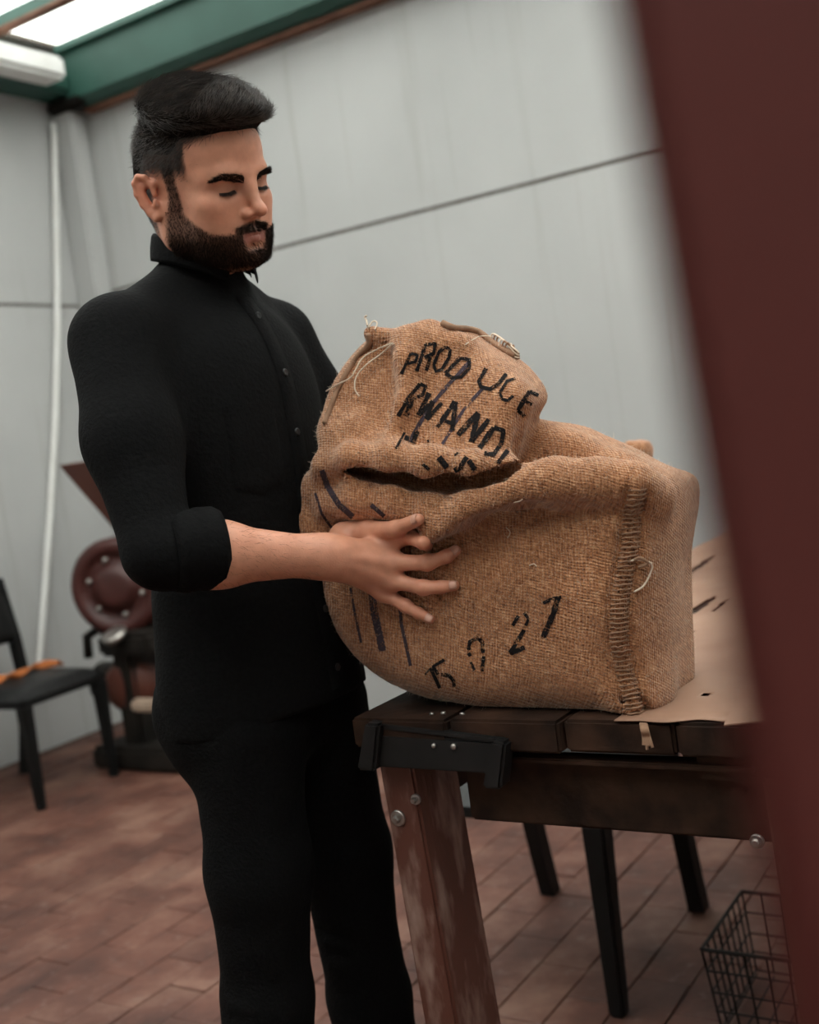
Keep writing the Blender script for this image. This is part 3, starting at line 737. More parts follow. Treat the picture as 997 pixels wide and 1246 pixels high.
def decal(name, strokes, mat, lift=.0009, step=2.0):
    """ribbons laid on the cloth; strokes = (points in pixels, width in pixels)"""
    V, Fc = [], []
    for pts, wd in strokes:
        P = [np.array(p, float) for p in pts]; Q = [P[0]]
        for p0, p1 in zip(P[:-1], P[1:]):
            n = max(1, int(np.linalg.norm(p1 - p0) / step))
            Q += [p0 + (p1 - p0) * (i + 1) / n for i in range(n)]
        rows = []
        for i, p in enumerate(Q):
            t = Q[min(i + 1, len(Q) - 1)] - Q[max(i - 1, 0)]; t /= np.linalg.norm(t) + 1e-9; nn = np.array([-t[1], t[0]])
            w_ = wd * (1 + .12 * math.sin(i * 1.7 + p[0])); row = []
            for s in np.linspace(-.5, .5, max(3, int(wd / 2.5) + 1)):
                q, _ = hit(*(p + nn * s * w_), lift)
                if q is None: row = None; break
                row.append(len(V)); V.append(q)
            rows.append(row)
        runs, cur = [], []
        for r0, r1 in zip(rows[:-1], rows[1:]):
            qs = [] if r0 is None or r1 is None else [[r0[i], r0[i + 1], r1[i + 1], r1[i]] for i in range(len(r0) - 1)]
            if qs and all(max(np.linalg.norm(V[qd[j]] - V[qd[j - 1]]) for j in range(4)) < .012 for qd in qs): cur += qs
            else: runs.append(cur); cur = []
        Fc += max(runs + [cur], key=len)
    used = sorted({i for f in Fc for i in f}); mp = {o: n for n, o in enumerate(used)}
    V = [V[i] for i in used]; Fc = [[mp[i] for i in f] for f in Fc]
    return mesh(name, V, Fc, mat, body)
K = lambda ox, oy, sc: (lambda pts, wd: ([(ox + x * sc, oy + y * sc) for x, y in pts], wd * sc * .9))
k1 = K(470, 390, .2006); k2 = K(500, 700, .2006)
letters = {
 'letter_p': [k1([(150, 200), (95, 325)], 20), k1([(150, 200), (190, 212), (178, 250), (132, 262)], 18)],
 'letter_r': [k1([(240, 145), (185, 308)], 24), k1([(240, 148), (300, 140), (288, 200), (232, 225)], 22), k1([(268, 222), (242, 305)], 24)],
 'letter_o': [k1([(365, 160), (322, 190), (290, 268), (302, 310), (340, 298), (384, 225), (390, 182), (365, 160)], 22)],
 'letter_d': [k1([(452, 226), (362, 320)], 26), k1([(452, 228), (505, 240), (505, 292), (460, 342), (402, 350), (362, 322)], 24)],
 'letter_u': [k1([(608, 292), (564, 368), (578, 405), (632, 418), (682, 388), (730, 325)], 26)],
 'letter_c': [k1([(785, 355), (735, 368), (692, 440), (705, 478), (740, 486), (772, 458)], 20)],
 'letter_e': [k1([(868, 430), (797, 545)], 28), k1([(868, 432), (922, 455)], 24), k1([(835, 485), (882, 510)], 22), k1([(797, 545), (840, 582)], 24)],
 'letter_r_low': [k1([(205, 385), (135, 470), (75, 580)], 26), k1([(205, 385), (240, 402), (222, 450), (155, 480)], 24), k1([(155, 480), (120, 580)], 34)],
 'letter_w': [k1([(262, 440), (196, 575)], 34), k1([(200, 575), (285, 490)], 30), k1([(285, 490), (245, 602)], 32), k1([(248, 602), (340, 500)], 26)],
 'letter_a': [k1([(420, 492), (312, 648)], 30), k1([(424, 494), (402, 668)], 32), k1([(358, 610), (412, 628)], 26)],
 'letter_n': [k1([(560, 560), (438, 695)], 36), k1([(560, 562), (520, 738)], 36), k1([(625, 600), (520, 738)], 32)],
 'letter_d_low': [k1([(655, 650), (562, 785)], 36), k1([(655, 650), (712, 668), (700, 745), (652, 815), (595, 808)], 30)],
 'letter_a_low': [k1([(738, 790), (668, 878)], 30)],
 'digit_one': [k2([(122, 560), (178, 682)], 24), k2([(88, 602), (120, 565)], 12)],
 'digit_five': [k2([(205, 512), (138, 552), (168, 600)], 22), k2([(185, 600), (235, 605), (262, 640), (266, 675)], 24)],
 'digit_zero': [k2([(352, 452), (360, 402), (405, 380), (436, 402), (440, 470)], 26), k2([(445, 490), (434, 582)], 24), k2([(352, 470), (364, 490)], 24), k2([(365, 525), (388, 575)], 18)],
 'digit_two': [k2([(620, 305), (655, 245)], 24), k2([(690, 226), (716, 262), (700, 305)], 22), k2([(690, 330), (606, 470)], 30), k2([(604, 474), (692, 436)], 32)],
 'digit_seven': [k2([(915, 130), (868, 140), (805, 168)], 22), k2([(895, 135), (868, 230), (805, 375)], 38)],
}
for nm, st in letters.items(): decal(nm, st, M['ink'])
for st in (k1([(112, 680), (60, 780)], 16), k1([(130, 700), (108, 772)], 30), k1([(190, 670), (150, 775)], 34), k1([(262, 728), (225, 758)], 16), k1([(225, 872), (262, 905)], 22), k1([(320, 830), (372, 892)], 42), k1([(385, 768), (432, 815)], 34), k1([(490, 828), (452, 890), (390, 925)], 34), k1([(502, 850), (540, 905)], 34)): decal('letter_stroke', [st], M['ink'])
decal('woven_stripe', [k1([(510, 250), (380, 390), (270, 520), (170, 680), (140, 760)], 26)], M['stripe'], .0006)
decal('woven_stripe', [k1([(600, 400), (480, 530), (380, 690), (300, 820), (215, 862)], 20)], M['stripe'], .0006)
for pts, wd in (([(392, 572), (399, 592), (413, 614), (436, 634)], 7), ([(452, 614), (468, 628)], 5), ([(384, 600), (392, 625), (408, 648)], 3), ([(427, 715), (432, 745), (440, 782)], 3), ([(452, 712), (456, 745), (466, 792)], 9), ([(487, 738), (489, 760), (500, 810)], 4)):
    decal('woven_stripe', [(pts, wd)], M['stripe'], .0006)
# seam at the end of the sack: stitches in two columns, dark gaps between them
seam = [(776, 596), (769, 630), (768, 660), (760, 700), (754, 740), (754, 780), (760, 815), (768, 845), (780, 882)]
def along(poly, step):
    P = [np.array(p, float) for p in poly]; out = []
    for p0, p1 in zip(P[:-1], P[1:]):
        n = max(1, int(np.linalg.norm(p1 - p0) / step)); out += [p0 + (p1 - p0) * i / n for i in range(n)]
    return out + [P[-1]]
q = MB()
for i, p in enumerate(along(seam, 5.2)):
    pts = []
    for s in np.linspace(-11, 11, 6):
        hq, _ = hit(p[0] + s, p[1] + s * -.12 + random.uniform(-1, 1), .0006 + .0022 * (1 - (s / 11) ** 2))
        if hq is not None: pts.append(hq)
    if len(pts) > 2: q.tube(pts, .0011 * random.uniform(.8, 1.3), 5)
st_ = q.build('seam_stitching', M['jute_dark'], body, True)
def thread(name, pts, r, mat, n=6):
    P = [np.asarray(p, float) for p in pts]
    out = []
    for i in range(len(P) - 1):
        p0, p1, p2, p3 = P[max(i - 1, 0)], P[i], P[i + 1], P[min(i + 2, len(P) - 1)]
        for t in np.arange(6) / 6: out.append(.5 * (2 * p1 + (p2 - p0) * t + (2 * p0 - 5 * p1 + 4 * p2 - p3) * t * t + (3 * p1 - p0 - 3 * p2 + p3) * t ** 3))
    out.append(P[-1]); q = MB(); q.tube(out, r, n); return q.build(name, mat, body, True)
def H(px, py, lift=.002):
    q, _ = hit(px, py, lift)
    if q is None: q = W3(S(px, py, .05))
    return q
# threads, tassels and the rolled hems
thread('loose_thread', [H(478, 418), H(462, 425, .006), H(447, 440, .012), H(434, 462, .012), H(418, 470, .01), H(397, 476, .006)], .0011, M['thread'])
thread('loose_thread', [H(480, 418), H(468, 432, .008), H(452, 448, .012), H(440, 462, .012), H(437, 476, .010), H(440, 484, .006)], .0011, M['thread'])
thread('loose_thread', [H(448, 398), W3(S(446, 390, .06)), W3(S(444, 386, .06)), W3(S(446, 384, .06))], .0014, M['thread'])
thread('loose_thread', [H(449, 400), W3(S(454, 391, .06)), W3(S(459, 393, .06)), H(457, 402)], .0010, M['thread'])
thread('loose_thread', [H(566, 420), W3(S(582, 410, .08)), W3(S(592, 409, .08)), W3(S(600, 410, .08))], .0008, M['thread'])
for pts in ([(625, 610), (633, 608), (636, 606)], [(617, 642), (622, 648), (619, 655)], [(645, 688), (651, 686), (654, 689)]): thread('lint', [H(*p, .002) for p in pts], .0008, M['thread'], 5)
def top_of(x, y0=380, y1=520):
    for y in range(y0, y1):
        q, n = hit(x, y, 0)
        if q is not None: return y
    return y1
def left_of(y, x0=380, x1=470):
    for x in range(x0, x1):
        q, n = hit(x, y, 0)
        if q is not None: return x
    return x1
hem = [H(left_of(y) + dx, y, .001) for y, dx in ((406, 6), (418, 8), (434, 9), (452, 10), (472, 10), (494, 9), (516, 8))]
thread('rolled_hem', hem, .0042, M['jute_dark'], 8)
hem2 = [H(x, top_of(x) + 2.5, .003) for x in (538, 552, 566, 582, 598, 614, 626)]
thread('rolled_hem', hem2, .0046, M['jute_dark'], 8)
for k in range(8):
    x0 = 596 + 3.4 * k; b0_ = H(x0, top_of(int(x0)) + 2.5, .004); e_ = H(628, top_of(628) + 2, .004)
    thread('frayed_end', [b0_, b0_ + Z * .008 + A * .006, e_ + Z * (.012 - .0018 * k) - A * .004 + B * .002 * (k % 3), e_ + Z * (.004 - .001 * k) + A * .003], .0013, M['thread'] if k % 3 == 0 else M['jute_dark'], 5)
for k in range(6):
    j = k - 2.5; thread('tassel', [H(781 + j, 868, .003), W3(S(784 + j * 1.4, 884, -.022)), W3(S(787 + j * 1.5, 897, -.026)), W3(S(789 + j * 2.2, 909 + random.uniform(-4, 4), -.028))], .0019, M['jute_dark'], 5)
thread('knot_thread', [H(764, 683, .002), H(776, 681, .006), H(788, 684, .006), H(790, 694, .004), H(782, 712, .003), H(772, 720, .002)], .0013, M['thread'])
thread('knot_thread', [H(770, 682, .002), H(777, 678, .008), H(784, 684, .008), H(777, 690, .004)], .0022, M['jute_dark'])
# fuzz of fine fibres over the cloth
def strand_mesh(name, P, width, mat, parent, taper=True):
    """P: N x K x 3 world points; three-sided hairs"""
    N, Kp, _ = P.shape; T = np.gradient(P, axis=1); T /= np.linalg.norm(T, axis=2, keepdims=True) + 1e-9
    u = np.cross(T, np.array([.31, .22, .92])); u /= np.linalg.norm(u, axis=2, keepdims=True) + 1e-9; v = np.cross(T, u)
    wd = np.linspace(1, .25 if taper else 1, Kp)[None, :, None] * np.asarray(width).reshape(-1, 1, 1)
    ring = np.stack([P + wd * (u * math.cos(t) + v * math.sin(t)) for t in (0, 2.094, 4.189)], 2)
    V = ring.reshape(-1, 3); idx = np.arange(N * Kp * 3).reshape(N, Kp, 3); q = []
    for k in range(3):
        k2 = (k + 1) % 3; q.append(np.stack([idx[:, :-1, k], idx[:, :-1, k2], idx[:, 1:, k2], idx[:, 1:, k]], -1).reshape(-1, 4))
    return mesh(name, V, np.concatenate(q), mat, parent, True)
sel = rng.choice(len(sv), 9000); P0 = W3(sv)[sel]; Nn = nrm[sel].astype(float)
R0 = rng.normal(size=(9000, 3)); dirn = Nn * .5 + R0 * .55; dirn /= np.linalg.norm(dirn, axis=1, keepdims=True)
L0 = rng.uniform(.002, .007, 9000)[:, None]; R1 = rng.normal(size=(9000, 3)) * .5
P_ = np.stack([P0, P0 + dirn * L0 * .5, P0 + dirn * L0 + R1 * L0 * .4], 1)
tag(strand_mesh('burlap_fuzz', P_, np.full(9000, .00022), M['thread'], body), kind='stuff')
# a second, small jute bag standing further back on the bench
jf = Field((-.99, 2.16, .89), (-.74, 2.42, 1.25), .006)
jf.ell((-.885, 2.29, .985), (.072, .075, .095), .02); jf.cap((-.885, 2.29, 1.03), (-.885, 2.29, 1.11), .054, .026, .03); jf.cap((-.885, 2.29, 1.11), (-.880, 2.285, 1.172), .022, .034, .012); jf.ell((-.878, 2.285, 1.212), (.022, .022, .02), .01, '-')
jn = trig_noise(40, 7, 61); jf.add_fn(lambda x, y, z: .005 * jn(x, y, z * .6)); jf.f = np.maximum(jf.f, (TZ + .006 - jf.ax[2])[None, None, :])
jv, jF = jf.mesh(); jb = empty('jute_bag', W3(np.array([-.885, 2.29, TZ])).ravel(), 'small brown jute bag with a peaked top behind the big sack', 'bag')
jm = mesh('bag_body', W3(jv), jF, M['burlap'], jb, True); set_uv(jm, np.stack([jv[:, 0] + jv[:, 1], jv[:, 2]], 1))
q = MB(); q.lathe([(.026, -.006), (.032, 0), (.026, .006)], W3(np.array([-.884, 2.289, 1.118])).ravel(), Z, 16); q.build('tie_cord', M['jute_dark'], jb, True)
#PART4
# ------------------------------------------------------------------ the man
OA, OB = -1.13, 1.30                                   # neck base in wall coordinates; he faces +a, his left is +b
def m3(f, l, z): return np.array([OA + f, OB + l, z])
def pb(px, py, b): w = on_plane(px, py, B * b, B); return np.array([w @ A, w @ B, w[2]])
def touch(px, py, lift):
    """point above the sack cloth under a pixel, in (a, b, z)"""
    q, n = hit(px, py, 0)
    if q is None: return pb(px, py, SB - .005 - lift)
    d = ray(px, py); d = d / np.linalg.norm(d); n2 = n * .5 - d * .5; q = q + n2 / np.linalg.norm(n2) * lift
    return np.array([q @ A, q @ B, q[2]])
man = empty('person', W3(m3(0, 0, 0.0)).ravel(), 'bearded person in black shirt and black trousers holding the burlap sack', 'person')
HEADC = W3(m3(.055, -.030, 1.660)).ravel()
psi, tilt, hroll = math.radians(-7), math.radians(-15.5), math.radians(-11)
fd = A * math.cos(psi) + B * math.sin(psi); ld = -A * math.sin(psi) + B * math.cos(psi)
HY = fd * math.cos(tilt) + Z * math.sin(tilt); HZ0 = -fd * math.sin(tilt) + Z * math.cos(tilt); HX0 = -ld   # x = his right
HX = HX0 * math.cos(hroll) + HZ0 * math.sin(hroll); HZ = -HX0 * math.sin(hroll) + HZ0 * math.cos(hroll)
HS = .955
def hw(v):
    v = np.array(v, float); v[..., 2] = np.where(v[..., 2] < 0, v[..., 2] * .91, v[..., 2]); return HEADC + HS * (v[..., 0:1] * HX + v[..., 1:2] * HY + v[..., 2:3] * HZ)
def hl(w):
    d = (np.asarray(w) - HEADC) / HS; z_ = d @ HZ; return np.stack([d @ HX, d @ HY, np.where(z_ < 0, z_ / .91, z_)], -1)

# --- head and neck (local: x his right, y forward, z up, origin between the ears at eye height)
hd = Field((-.105, -.135, -.27), (.105, .150, .205), .0023)
hd.ell((0, -.018, .040), (.076, .098, .086), .01)                 # cranium
hd.ell((0, .028, .048), (.064, .062, .060), .03)                  # forehead
hd.ell((0, .030, -.030), (.062, .062, .085), .03)                 # face
for s in (-1, 1):
    hd.chain([(s * .060, -.018, -.035), (s * .056, -.008, -.072), (s * .022, .062, -.104)], [.014, .015, .017], .03)   # jaw
    hd.ell((s * .044, .056, -.022), (.021, .021, .017), .025)     # cheekbone
    hd.chain([(s * .050, .058, .016), (s * .030, .077, .0185), (s * .010, .082, .016)], [.009, .0105, .009], .018)     # brow
    hd.ell((s * .040, .050, -.062), (.020, .026, .030), .03)      # cheek
hd.ell((0, .060, -.080), (.034, .030, .036), .025)                # mouth area
hd.ell((0, .074, -.106), (.022, .017, .017), .02)                 # chin
hd.cap((0, .04, -.09), (0, .0, -.11), .035, .035, .03)            # floor of the mouth
for s in (-1, 1):
    hd.ell((s * .0325, .090, .004), (.017, .013, .0105), .014, '-')   # sockets
    hd.ell((s * .0325, .0665, .002), (.0148, .0140, .0125), .006)     # eyeball under lid
    hd.chain([(s * .020, .0800, .0005), (s * .0325, .0815, -.0030), (s * .046, .0745, -.0026)], .0016, .002)   # lid edge
hd.chain([(0, .079, .018), (0, .0905, .0), (0, .105, -.026)], [.0085, .0075, .0085], .012)   # nose
hd.ell((0, .109, -.034), (.0105, .0105, .0095), .008)
for s in (-1, 1):
    hd.ell((s * .0125, .0945, -.0385), (.0072, .0105, .0078), .006); hd.ell((s * .0065, .104, -.0465), (.0036, .005, .003), .003, '-')
hd.cap((0, .095, -.0435), (0, .0875, -.050), .0045, .005, .006)
# lips
hd.chain([(-.023, .0800, -.0705), (-.010, .0905, -.0668), (0, .0925, -.0672), (.010, .0905, -.0668), (.023, .0800, -.0705)], [.003, .0050, .0048, .0050, .003], .005)
hd.chain([(-.020, .0800, -.0735), (0, .0905, -.0775), (.020, .0800, -.0735)], [.003, .0070, .003], .005)
hd.chain([(-.025, .0835, -.0712), (0, .0985, -.0720), (.025, .0835, -.0712)], .0008, .002, '-')
hd.ell((0, .096, -.0905), (.016, .005, .004), .010, '-')
hd.ell((0, -.060, -.020), (.060, .045, .055), .04)                # nape
hd.cap((0, -.030, -.060), (0, -.062, -.24), .055, .062, .03)      # neck
hd.cap((0, .012, -.125), (0, -.01, -.165), .012, .012, .02)       # throat
hd_nohole = hd.f.copy()
# ears
def ear(s):
    c = np.array([s * .0765, -.022, -.012]); ex = np.array([s * .42, -.90, .10]); ex /= np.linalg.norm(ex); ez = np.array([0, -.16, .99]); nrm_ = np.cross(ex, ez); nrm_ /= np.linalg.norm(nrm_)
    E = lambda u, v, w=0: c + ex * u + ez * v + nrm_ * w * (1 if nrm_[0] * s > 0 else -1)
    rim = [E(.002, .006), E(.004, .020), E(.012, .030, .001), E(.022, .030, .002), E(.0295, .020, .002), E(.030, .004, .002), E(.025, -.012, .001), E(.016, -.024, .001), E(.008, -.031, .001), E(.003, -.026), E(.002, -.016)]
    hd.chain(rim, [.004, .0042, .0042, .0042, .0042, .0040, .0040, .0048, .0055, .0050, .0040], .004)
    hd.chain([E(.021, .017, 0), E(.021, .002, 0), E(.015, -.010, 0)], .0042, .004)            # antihelix
    hd.chain([E(.001, .022, -.004), E(.012, .020, -.0045), E(.024, .016, -.003), E(.022, -.004, -.003), E(.012, -.020, -.002), E(.002, -.01, -.004)], .0042, .006)
    hd.cap(E(.002, -.004, .003), E(.003, -.010, .003), .0042, .0042, .004)                    # tragus
ear(1); ear(-1)
hv, hF = hd.mesh(); hv = smooth_verts(hv, hF, 1, .35)

# --- right forearm and hand
ELB = pb(196, 673, 1.035); WR = pb(392, 677, 1.205)
fing = {}
fing['index'] = [touch(474, 664, .019), touch(503, 654, .016), touch(517, 658, .006), touch(521, 665, .001)]
fing['middle'] = [touch(486, 684, .020), touch(525, 684, .018), touch(545, 677, .012), touch(556, 670, .006)]
fing['ring'] = [touch(484, 705, .019), touch(519, 714, .016), touch(540, 714, .011), touch(555, 712, .006)]
fing['pinky'] = [touch(472, 720, .017), touch(498, 736, .012), touch(512, 745, .009), touch(525, 753, .005)]
thumb = [touch(425, 654, .022), touch(455, 640, .020), touch(485, 636, .014), touch(512, 632, .008)]
allp = np.array([p for q in fing.values() for p in q] + thumb + [WR, ELB])
ha = Field(allp.min(0) - .075, allp.max(0) + .06, .0019)
fa_dir = (WR - ELB) / np.linalg.norm(WR - ELB)
ha.cap(ELB, ELB + (WR - ELB) * .35, .040, .041, .02)
ha.cap(ELB + (WR - ELB) * .30, WR, .0405, .0250, .02)
pc = (WR + fing['middle'][0]) / 2
for nm, r0, r1 in (('index', .0200, .0125), ('middle', .0200, .0125), ('ring', .0185, .0118), ('pinky', .0165, .0105)):
    k0 = fing[nm][0]; base = WR + (k0 - WR) * .06
    ha.cap(base, k0, r0, r1, .016)
ha.cap(WR - fa_dir * .01, WR + fa_dir * .02, .0245, .0235, .02)
rad = {'index': (.0112, .0098, .0085, .0072), 'middle': (.0114, .0100, .0088, .0073), 'ring': (.0106, .0095, .0084, .0070), 'pinky': (.0094, .0083, .0075, .0064)}
for nm, pts in fing.items():
    ha.chain(pts, rad[nm], .004)
    ha.ell(pts[0], .0135 if nm != 'pinky' else .0115, .012); ha.ell(pts[1], rad[nm][1] * 1.06, .005)
ha.chain(thumb, [.0165, .0125, .0105, .0080], .008)
ha.chain([WR + (thumb[0] - WR) * .2, thumb[0], thumb[1]], [.017, .0165, .0125], .016)
# tendons on the back of the hand
for nm in fing:
    k0 = fing[nm][0]; out = np.array([.25, -.9, .25]); out /= np.linalg.norm(out)
    ha.cap(WR + (k0 - WR) * .45 + out * .0185, k0 + out * .0085, .0022, .0030, .008)
gv, gF = ha.mesh(); gv = smooth_verts(gv, gF, 1, .4)
# --- left arm: it reaches behind the sack
ELB2 = m3(.05, .275, 1.18); WR2 = np.array([-.86, SB + .335, 1.12])
hb = Field(np.minimum(ELB2, WR2) - .1, np.maximum(ELB2, WR2) + .17, .004)
hb.cap(ELB2, WR2, .042, .026, .01)
for i in range(4):
    k0 = WR2 + np.array([.085, -.008, .03 - .02 * i]); hb.cap(WR2, k0, .017, .011, .014); hb.chain([k0, k0 + np.array([.042, -.012, .002]), k0 + np.array([.075, -.028, 0])], [.0105, .0095, .007], .004)
hb.chain([WR2, WR2 + np.array([.04, -.012, .045]), WR2 + np.array([.08, -.03, .06])], [.016, .013, .008], .01)
bv_, bF_ = hb.mesh()
# --- trunk under the clothes, so that the figure is one body
tk = Field(m3(-.2, -.3, .75), m3(.2, .32, 1.62), .012)
tk.ell(m3(.0, 0, 1.30), (.10, .155, .20), .05); tk.ell(m3(.0, 0, 1.02), (.10, .14, .20), .05); tk.cap(m3(-.01, 0, 1.45), m3(.0, 0, 1.56), .06, .05, .04)
SHR, SHL = m3(-.012, -.182, 1.452), m3(-.012, .165, 1.452)
tk.cap(m3(-.01, 0, 1.46), SHR, .055, .045, .04); tk.cap(m3(-.01, 0, 1.46), SHL, .055, .045, .04)
tk.cap(SHR, ELB, .042, .036, .03); tk.cap(SHL, ELB2, .042, .036, .03)
tv, tF = tk.mesh()
parts_v = [hw(hv), W3(gv), W3(bv_), W3(tv)]; parts_f = [hF, gF, bF_, tF]; off = 0; FF = []
for v, f in zip(parts_v, parts_f): FF.append(f + off); off += len(v)
VV = np.concatenate(parts_v)
# skin colour
def ss(x, a, b): t = np.clip((x - a) / (b - a), 0, 1); return t * t * (3 - 2 * t)
def g3(p, c, r): return np.exp(-(((p - np.array(c)) / np.array(r)) ** 2).sum(1))
base = np.array([.59, .278, .178]); tint = np.tile(base, (len(VV), 1)); L = hl(VV); inhead = np.arange(len(VV)) < len(hv); L[~inhead] = 9
def beard_mask(p):
    x, y, z = np.abs(p[:, 0]), p[:, 1], p[:, 2]
    cheek = -.030 - .55 * np.clip(y - .01, 0, .06) - .10 * np.clip(y - .055, 0, 1)
    jaw = ss(cheek - z, -.004, .008) * ss(y, -.014, -.002) * ss(z, -.138, -.118)
    side = ss(x, .054, .060) * ss(y, -.010, -.002) * (1 - ss(y, .012, .020)) * ss(z, -.05, -.04) * (1 - ss(z, .030, .05))
    mous = (1 - ss(x, .024, .036)) * ss(z + .12 * x, -.0680, -.0635) * (1 - ss(z + .25 * x, -.0535, -.0470)) * ss(y, .070, .08)
    lips = (1 - ss(x, .017, .026)) * ss(z, -.0865, -.0805) * (1 - ss(z, -.0675, -.0635)) * ss(y, .070, .08)
    soul = (1 - ss(x, .012, .026)) * ss(z, -.098, -.091) * (1 - ss(z, -.082, -.076)) * ss(y, .065, .075)
    return np.clip(np.maximum.reduce([jaw, side, mous]) * (1 - lips) * (1 - .8 * soul), 0, 1)
def hair_mask(p):
    x, y, z = np.abs(p[:, 0]), p[:, 1], p[:, 2]
    front = .082 - .5 * np.clip(x - .035, 0, .03)            # hairline on the forehead
    top = ss(z, front - .006, front + .004)
    sideh = ss(.042 - .25 * np.clip(x - .06, 0, .02) - y, -.003, .005) * ss(z, .012 + 0 * y, .035)
    back = ss(-.035 - y, 0, .012) * ss(z, -.085, -.03)
    return np.clip(np.maximum.reduce([top, sideh, back]), 0, 1) * (1 - ss(x, .0775, .081) * (1 - ss(z, .03, .04)))
bmk = beard_mask(L) * inhead; hmk = hair_mask(L) * inhead
red = .55 * g3(L, (0, .11, -.036), (.016, .016, .014)) + .35 * np.maximum(g3(L, (.045, .06, -.03), (.022, .03, .02)), g3(L, (-.045, .06, -.03), (.022, .03, .02))) + .8 * np.maximum(g3(L, (.085, -.035, -.005), (.02, .022, .03)), g3(L, (-.085, -.035, -.005), (.02, .022, .03)))
tint = tint * (1 - np.clip(red, 0, 1)[:, None] * np.array([.0, .22, .25]))
lipm = ((1 - ss(np.abs(L[:, 0]), .018, .026)) * (1 - ss(L[:, 2], -.0665, -.0630)) * ss(L[:, 2], -.0860, -.0815) * ss(L[:, 1], .074, .082))[:, None]; tint = tint * (1 - lipm) + lipm * np.array([.40, .165, .130])
lash = np.zeros(len(VV))
tint = tint * (1 - .72 * bmk[:, None]) * (1 - .90 * hmk[:, None])
# redder knuckles
Lh = VV; kn = np.zeros(len(VV))
for q in fing.values():
    for p in q[1:]: kn = np.maximum(kn, np.exp(-((Lh - W3(p)) ** 2).sum(1) / .011 ** 2))
tint = tint * (1 - kn[:, None] * np.array([.02, .16, .18]))
def skin():
    m, nt, b = mat_base('skin'); b.inputs['Roughness'].default_value = .48; b.inputs['Specular IOR Level'].default_value = .4
    b.inputs['Subsurface Weight'].default_value = .12; b.inputs['Subsurface Radius'].default_value = (.010, .004, .002); b.inputs['Subsurface Scale'].default_value = .6
    at_ = nd(nt, 'ShaderNodeVertexColor', layer_name='tint'); tc = nd(nt, 'ShaderNodeTexCoord')
    n = nd(nt, 'ShaderNodeTexNoise', Scale=55., Detail=6.); nt.links.new(tc.outputs['Object'], n.inputs['Vector'])
    c = mix(nt, 1.0, at_.outputs['Color'], ramp(nt, n.outputs['Fac'], [(.3, (.88, .84, .82)), (.7, (1.08, 1.05, 1.04))]), 'MULTIPLY')
    nt.links.new(c, b.inputs['Base Color'])
    n2 = nd(nt, 'ShaderNodeTexNoise', Scale=420., Detail=4.); nt.links.new(tc.outputs['Object'], n2.inputs['Vector'])
    bp = nd(nt, 'ShaderNodeBump', Strength=.18, Distance=.001); nt.links.new(n2.outputs['Fac'], bp.inputs['Height']); nt.links.new(bp.outputs['Normal'], b.inputs['Normal']); return m
M['skin'] = skin()
bodyo = mesh('body', VV, np.concatenate(FF), M['skin'], man, True); set_color(bodyo, tint)
bn = vnormals(bodyo).astype(float)
# fingernails
for nm, pts in list(fing.items()) + [('thumb', thumb)]:
    if nm == 'index': continue
    p, q = pts[-2], pts[-1]; ax = (q - p) / np.linalg.norm(q - p); out = np.array([.35, -.85, .35]); out -= ax * (out @ ax); out /= np.linalg.norm(out); sd = np.cross(ax, out)
    r = .0078 if nm == 'thumb' else rad[nm][3]; V = []; F_ = []
    for i in range(6):
        for j in range(6):
            u, v = i / 5 * 2 - 1, j / 5 * 2 - 1; an = v * .95; ww = 1 - .25 * max(0, u) ** 2
            V.append(W3(q + ax * (.0052 * u - .0005) + (out * math.cos(an) + sd * math.sin(an) * ww) * (r * 1.05)))
    for i in range(5):
        for j in range(5): k = i * 6 + j; F_.append((k, k + 1, k + 7, k + 6))
    o = mesh('fingernail', np.array(V).reshape(-1, 3), F_, M['nail'], bodyo, True); md = o.modifiers.new('t', 'SOLIDIFY'); md.thickness = .0008; md.offset = 0

# --- hair: a dark volume and the strands on it
hr = Field((-.105, -.135, -.27), (.105, .150, .205), .0023)
hr.f = hd_nohole.copy()
x, y, z = hr.ax[0][:, None, None], hr.ax[1][None, :, None], hr.ax[2][None, None, :]; ax_ = np.abs(x)
region = np.maximum(ss(z, .070 - .35 * np.clip(ax_ - .03, 0, 1), .098) + 0 * y, ss(.050 - .5 * np.clip(ax_ - .055, 0, 1) - y, 0, .030) * ss(z, .028 - 1.6 * np.clip(-.045 - y, 0, .05), .075 - 1.3 * np.clip(-.045 - y, 0, .05)))
topm = ss(z - .25 * np.clip(.03 - y, 0, 1), .060, .108); frm = ss(y, .0, .075)
thick = -.004 + region * (.0085 + topm * (.024 + .004 * frm))
hnz = trig_noise(75, 8, 21)
hr.f = (hr.f - thick + .0026 * hnz(x * 1.5, y * .45, z) * topm).astype(np.float32)
rv, rF = hr.mesh(); rv = smooth_verts(rv, rF, 3, .5)
hair = mesh('hair', hw(rv), rF, M['hairbase'], man, True); hn = vnormals(hair).astype(float)
def strands(base, dirs, length, bend, K=6, jitter=.25, seed=3):
    g = np.random.default_rng(seed); N = len(base); d = dirs + g.normal(size=(N, 3)) * jitter; d /= np.linalg.norm(d, axis=1, keepdims=True)
    P = [base]; L_ = np.asarray(length).reshape(-1, 1) / (K - 1)
    for k in range(K - 1):
        P.append(P[-1] + d * L_); d = d + bend / (K - 1); d /= np.linalg.norm(d, axis=1, keepdims=True)
    return np.stack(P, 1)
